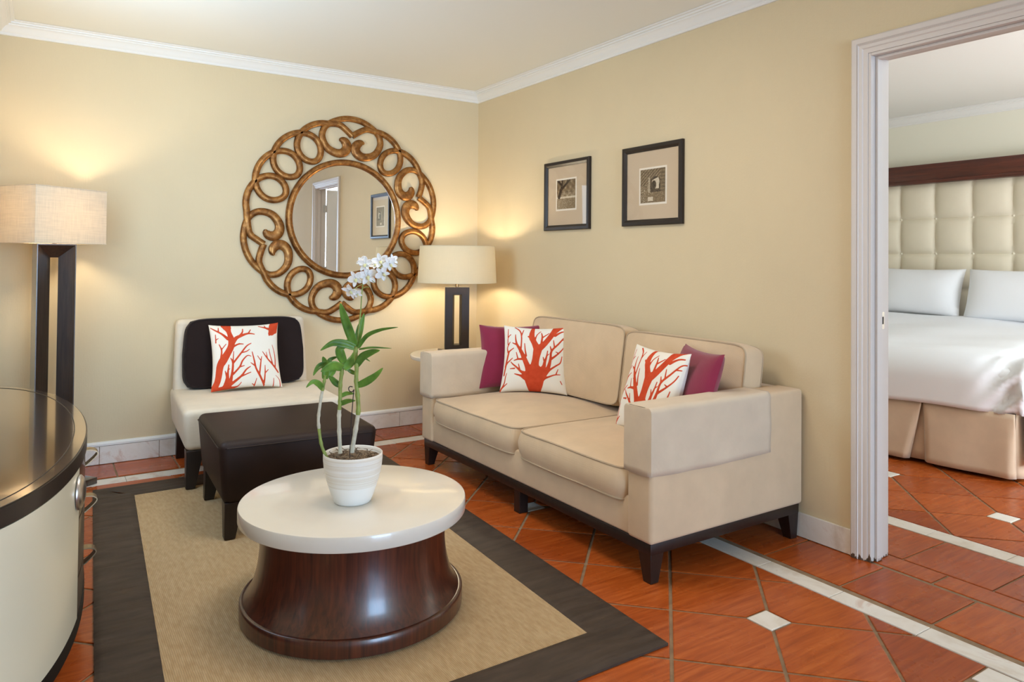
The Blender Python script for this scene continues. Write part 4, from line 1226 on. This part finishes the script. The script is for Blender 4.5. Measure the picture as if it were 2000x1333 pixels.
for k, args in enumerate(((405, 150, -.02, 100, .15, .1, .2), (345, 165, -.025, 88, -.35, .0, .5), (318, 228, -.025, 82, -.5, -.5, 1.1), (395, 92, -.02, 84, -.3, .35, .1), (372, 78, .0, 60, -.5, .5, .8), (468, 78, -.02, 82, .1, .4, .3), (515, 92, -.03, 78, .5, .1, .6),
                          (478, 138, -.035, 80, .3, -.2, .9), (530, 70, -.01, 58, .6, .5, .2), (352, 238, -.01, 56, .1, -.7, .4), (440, 95, .02, 60, .0, .7, .7))):
    flower(*args, seed=k)
g = G(); ws = [tuple(at(u, v, -.035)) for u, v in ((315, 1062), (322, 900), (334, 745), (337, 722), (328, 732), (314, 728), (310, 714), (318, 706), (330, 708))]
g.tube(catmull(ws, 5), .0016, 8); obj('support_stake', g, WIRE, orc, world=False, smooth=60)

# ------------------------------------------------------------------ bedroom seen through the doorway
hb = thing('headboard', 'cream tufted headboard with a mahogany top rail on the bedroom wall', 'headboard', (BX - .001, -1.95, 0))
HY0, HY1 = -3.40, -.50; HS = .2875; HZ = .2915
g = G()


def tuft(u, v_):
    y = HY1 + (HY0 - HY1) * u; z = .25 + (1.868 - .25) * v_
    a_ = ((y + 1.381) / HS) % 1; b_ = ((z - 1.281) / HZ) % 1
    d_ = (max(0, 4 * a_ * (1 - a_)) ** .35) * (max(0, 4 * b_ * (1 - b_)) ** .35)
    wob = .0
    return (BX - .045 - .05 * d_, y, z)


ny = int((HY1 - HY0) / HS * 16); nz = int(1.618 / HZ * 16)
g.grid(tuft, ny, nz); g.box(BX - .045, BX - .001, HY0, HY1, .25, 1.868)
hbp = obj('tufted_panel', g, HEADB, hb, smooth=60)
g = G(); g.rbox(BX - .115, BX - .001, HY0 - .04, HY1 + .04, 1.868, 2.030, .006, 2); g.rbox(BX - .122, BX - .10, HY0 - .04, HY1 + .04, 1.868, 1.90, .006, 2); obj('top_rail', g, MAHOG, hb)
for zz in (1.281, 1.5725):
    for k in range(-7, 4):
        yy = -1.381 + HS * k
        if HY0 < yy < HY1:
            g = G(); g.lathe([(.011, 0), (.009, .004), (.002, .006)], 14, M=Matrix.Translation((BX - .050, yy, zz)) @ Matrix.Rotation(-pi / 2, 4, 'Y')); obj('button', g, HEADB, hbp, smooth=60)

bed = thing('bed', 'wide bed with a pleated champagne satin skirt seen through the doorway', 'bed', (1.555, -2.02, 0), radians(7))
BWd, BL = .965, 1.70
g = G(); g.box(.04, BL, -BWd + .04, BWd - .04, .10, .36); obj('base', g, DARKWOOD, bed, world=False, smooth=0)
for lx in (.12, BL - .12):
    for ly in (-.8, .8):
        g = G(); g.lathe([(.03, 0), (.03, .1)], 16, c=(lx, ly, 0)); obj('leg', g, DARKWOOD, bed, world=False)
g = G(); g.rbox(.02, BL, -BWd + .02, BWd - .02, .36, .62, .05, 4); obj('mattress', g, BEDW, bed, world=False, smooth=60)


def skirt_panel(p, q, nrm, r0=0.0, r1=0.0):
    """flat panel p->q (plan points) flaring a little at the hem, its ends turned in as pleats"""
    g = G(); p, q, nrm = Vector(p), Vector(q), Vector(nrm); L = (q - p).length

    def fn(u, v_):
        e = min(u, 1 - u) * L; turn = max(0, 1 - e / .03); fl_ = (1 - v_)
        o = -.035 * turn ** 1.5 * fl_ + .018 * fl_ + .004 * sin(9 * u + 2) * fl_
        c = p.lerp(q, u) + (q - p).normalized() * fl_ * (r0 * (1 - u) - r1 * u)
        return (c.x + nrm.x * o, c.y + nrm.y * o, .022 + (.375 - .022) * v_)
    g.grid(fn, 40, 10)
    return g


# foot panels with an open pleat between them, then the near side
fp = [(-.963, -.497, .0, .004), (-.489, .0, .075, .004), (.008, .49, .075, .004), (.498, .963, .075, 0)]
gs = G()
for y0, y1, r0, r1 in fp:
    q = skirt_panel((0, y0), (0, y1), (-1, 0), r0, r1); bm2 = q.bm
    me_ = bpy.data.meshes.new('tmp'); bm2.to_mesh(me_); bm2.free(); gs.bm.from_mesh(me_); bpy.data.meshes.remove(me_)
for yy in (-.46, .035, .525):
    gs.grid(lambda u, v_, yy=yy: (.03, yy - .09 + .18 * u, .024 + .35 * v_), 6, 6)
q = skirt_panel((.01, -.966), (BL, -.966), (0, -1)); me_ = bpy.data.meshes.new('tmp'); q.bm.to_mesh(me_); q.bm.free(); gs.bm.from_mesh(me_); bpy.data.meshes.remove(me_)
q = skirt_panel((.01, .966), (BL, .966), (0, 1)); me_ = bpy.data.meshes.new('tmp'); q.bm.to_mesh(me_); q.bm.free(); gs.bm.from_mesh(me_); bpy.data.meshes.remove(me_)
o = obj('bed_skirt', gs, SATIN, bed, world=False, smooth=50); s = o.modifiers.new('thick', 'SOLIDIFY'); s.thickness = .003

# duvet: rounded over the foot, gathered at the near corner, hanging lower on the near side
g = G()
dv = thing('duvet', 'smooth white duvet spread over the bed beyond the doorway', 'bedding', (1.555, -2.02, 0), radians(7))


def duvet(u, v_):
    # v_: 0 = hem at the foot .. 1 = head; u: across, 0 = near side (-y)
    y = -1.0 + 2.0 * u; Rr = .16; zt = .685; hem = .372
    s = v_ * (zt - hem - Rr + Rr * pi / 2 + BL - .25)
    a0 = zt - hem - Rr
    if s < a0:
        x, z = -.035, hem + s
    elif s < a0 + Rr * pi / 2:
        t = (s - a0) / Rr; x, z = -.035 + Rr * (1 - cos(t)), hem + a0 + Rr * sin(t)
    else:
        x = -.035 + Rr + (s - a0 - Rr * pi / 2); z = zt + .13 * max(0, (x - .5) / 1.2) ** 1.5
    e = max(0, (-y - .78) / .22); z -= .07 * e ** 2 if x > .1 else 0
    e2 = max(0, (y - .80) / .20); z -= .05 * e2 ** 2 if x > .1 else 0
    cor = math.exp(-((y + .93) / .10) ** 2) * math.exp(-((x - .05) / .25) ** 2)
    x += cor * (.05 + .03 * sin(40 * z + 46 * y)); y += cor * .012 * sin(38 * z + 20 * x); z += .004 * sin(9 * y + 3 * x) + .003 * sin(14 * x + 5 * y)
    return (x, y, z)


g.grid(duvet, 90, 70)
g.grid(lambda u, v_: (.02 + u * (BL - .25), -1.0 - .018 - .02 * sin(pi * v_) - .012 * sin(16 * u) * (1 - v_), .10 + (.64 - .10) * v_ + (.10 * u ** 1.5) * v_), 40, 16)
g.grid(lambda u, v_: (.02 + u * (BL - .25), 1.0 + .012, .30 + (.64 - .30) * v_ + (.10 * u ** 1.5) * v_), 40, 10)
o = obj('cover', g, BEDW, dv, world=False, smooth=70, weld=True); s = o.modifiers.new('thick', 'SOLIDIFY'); s.thickness = .012


def bed_pillow(label, y, x, z):
    g = G(); w_, h_, T = .68, .40, .20

    def fn(sg):
        def f(u, v_):
            a_, b_ = 2 * u - 1, 2 * v_ - 1; k = ((1 - a_ ** 4) * (1 - b_ ** 2)) ** .5 if abs(a_) < 1 and abs(b_) < 1 else 0
            return (sg * T / 2 * k, a_ * w_ / 2 * (1 - .04 * (1 - b_ * b_)), h_ / 2 + b_ * h_ / 2 * (1 - .05 * (1 - a_ * a_)))
        return f
    g.grid(fn(-1), 30, 24); g.grid(fn(1), 30, 24, flip=True); o = obj('bed_pillow', g, BEDW, smooth=60, weld=True); o.location = (x, y, z); o.rotation_euler = (0, .30, .0)
    return tag(o, label, 'pillow', 'pillows on the bed')


bed_pillow('white bed pillow nearest the door frame, left of the pair', -1.655, 3.14, .775)
bed_pillow('white bed pillow farther from the door frame, right of the pair', -2.37, 3.12, .775)
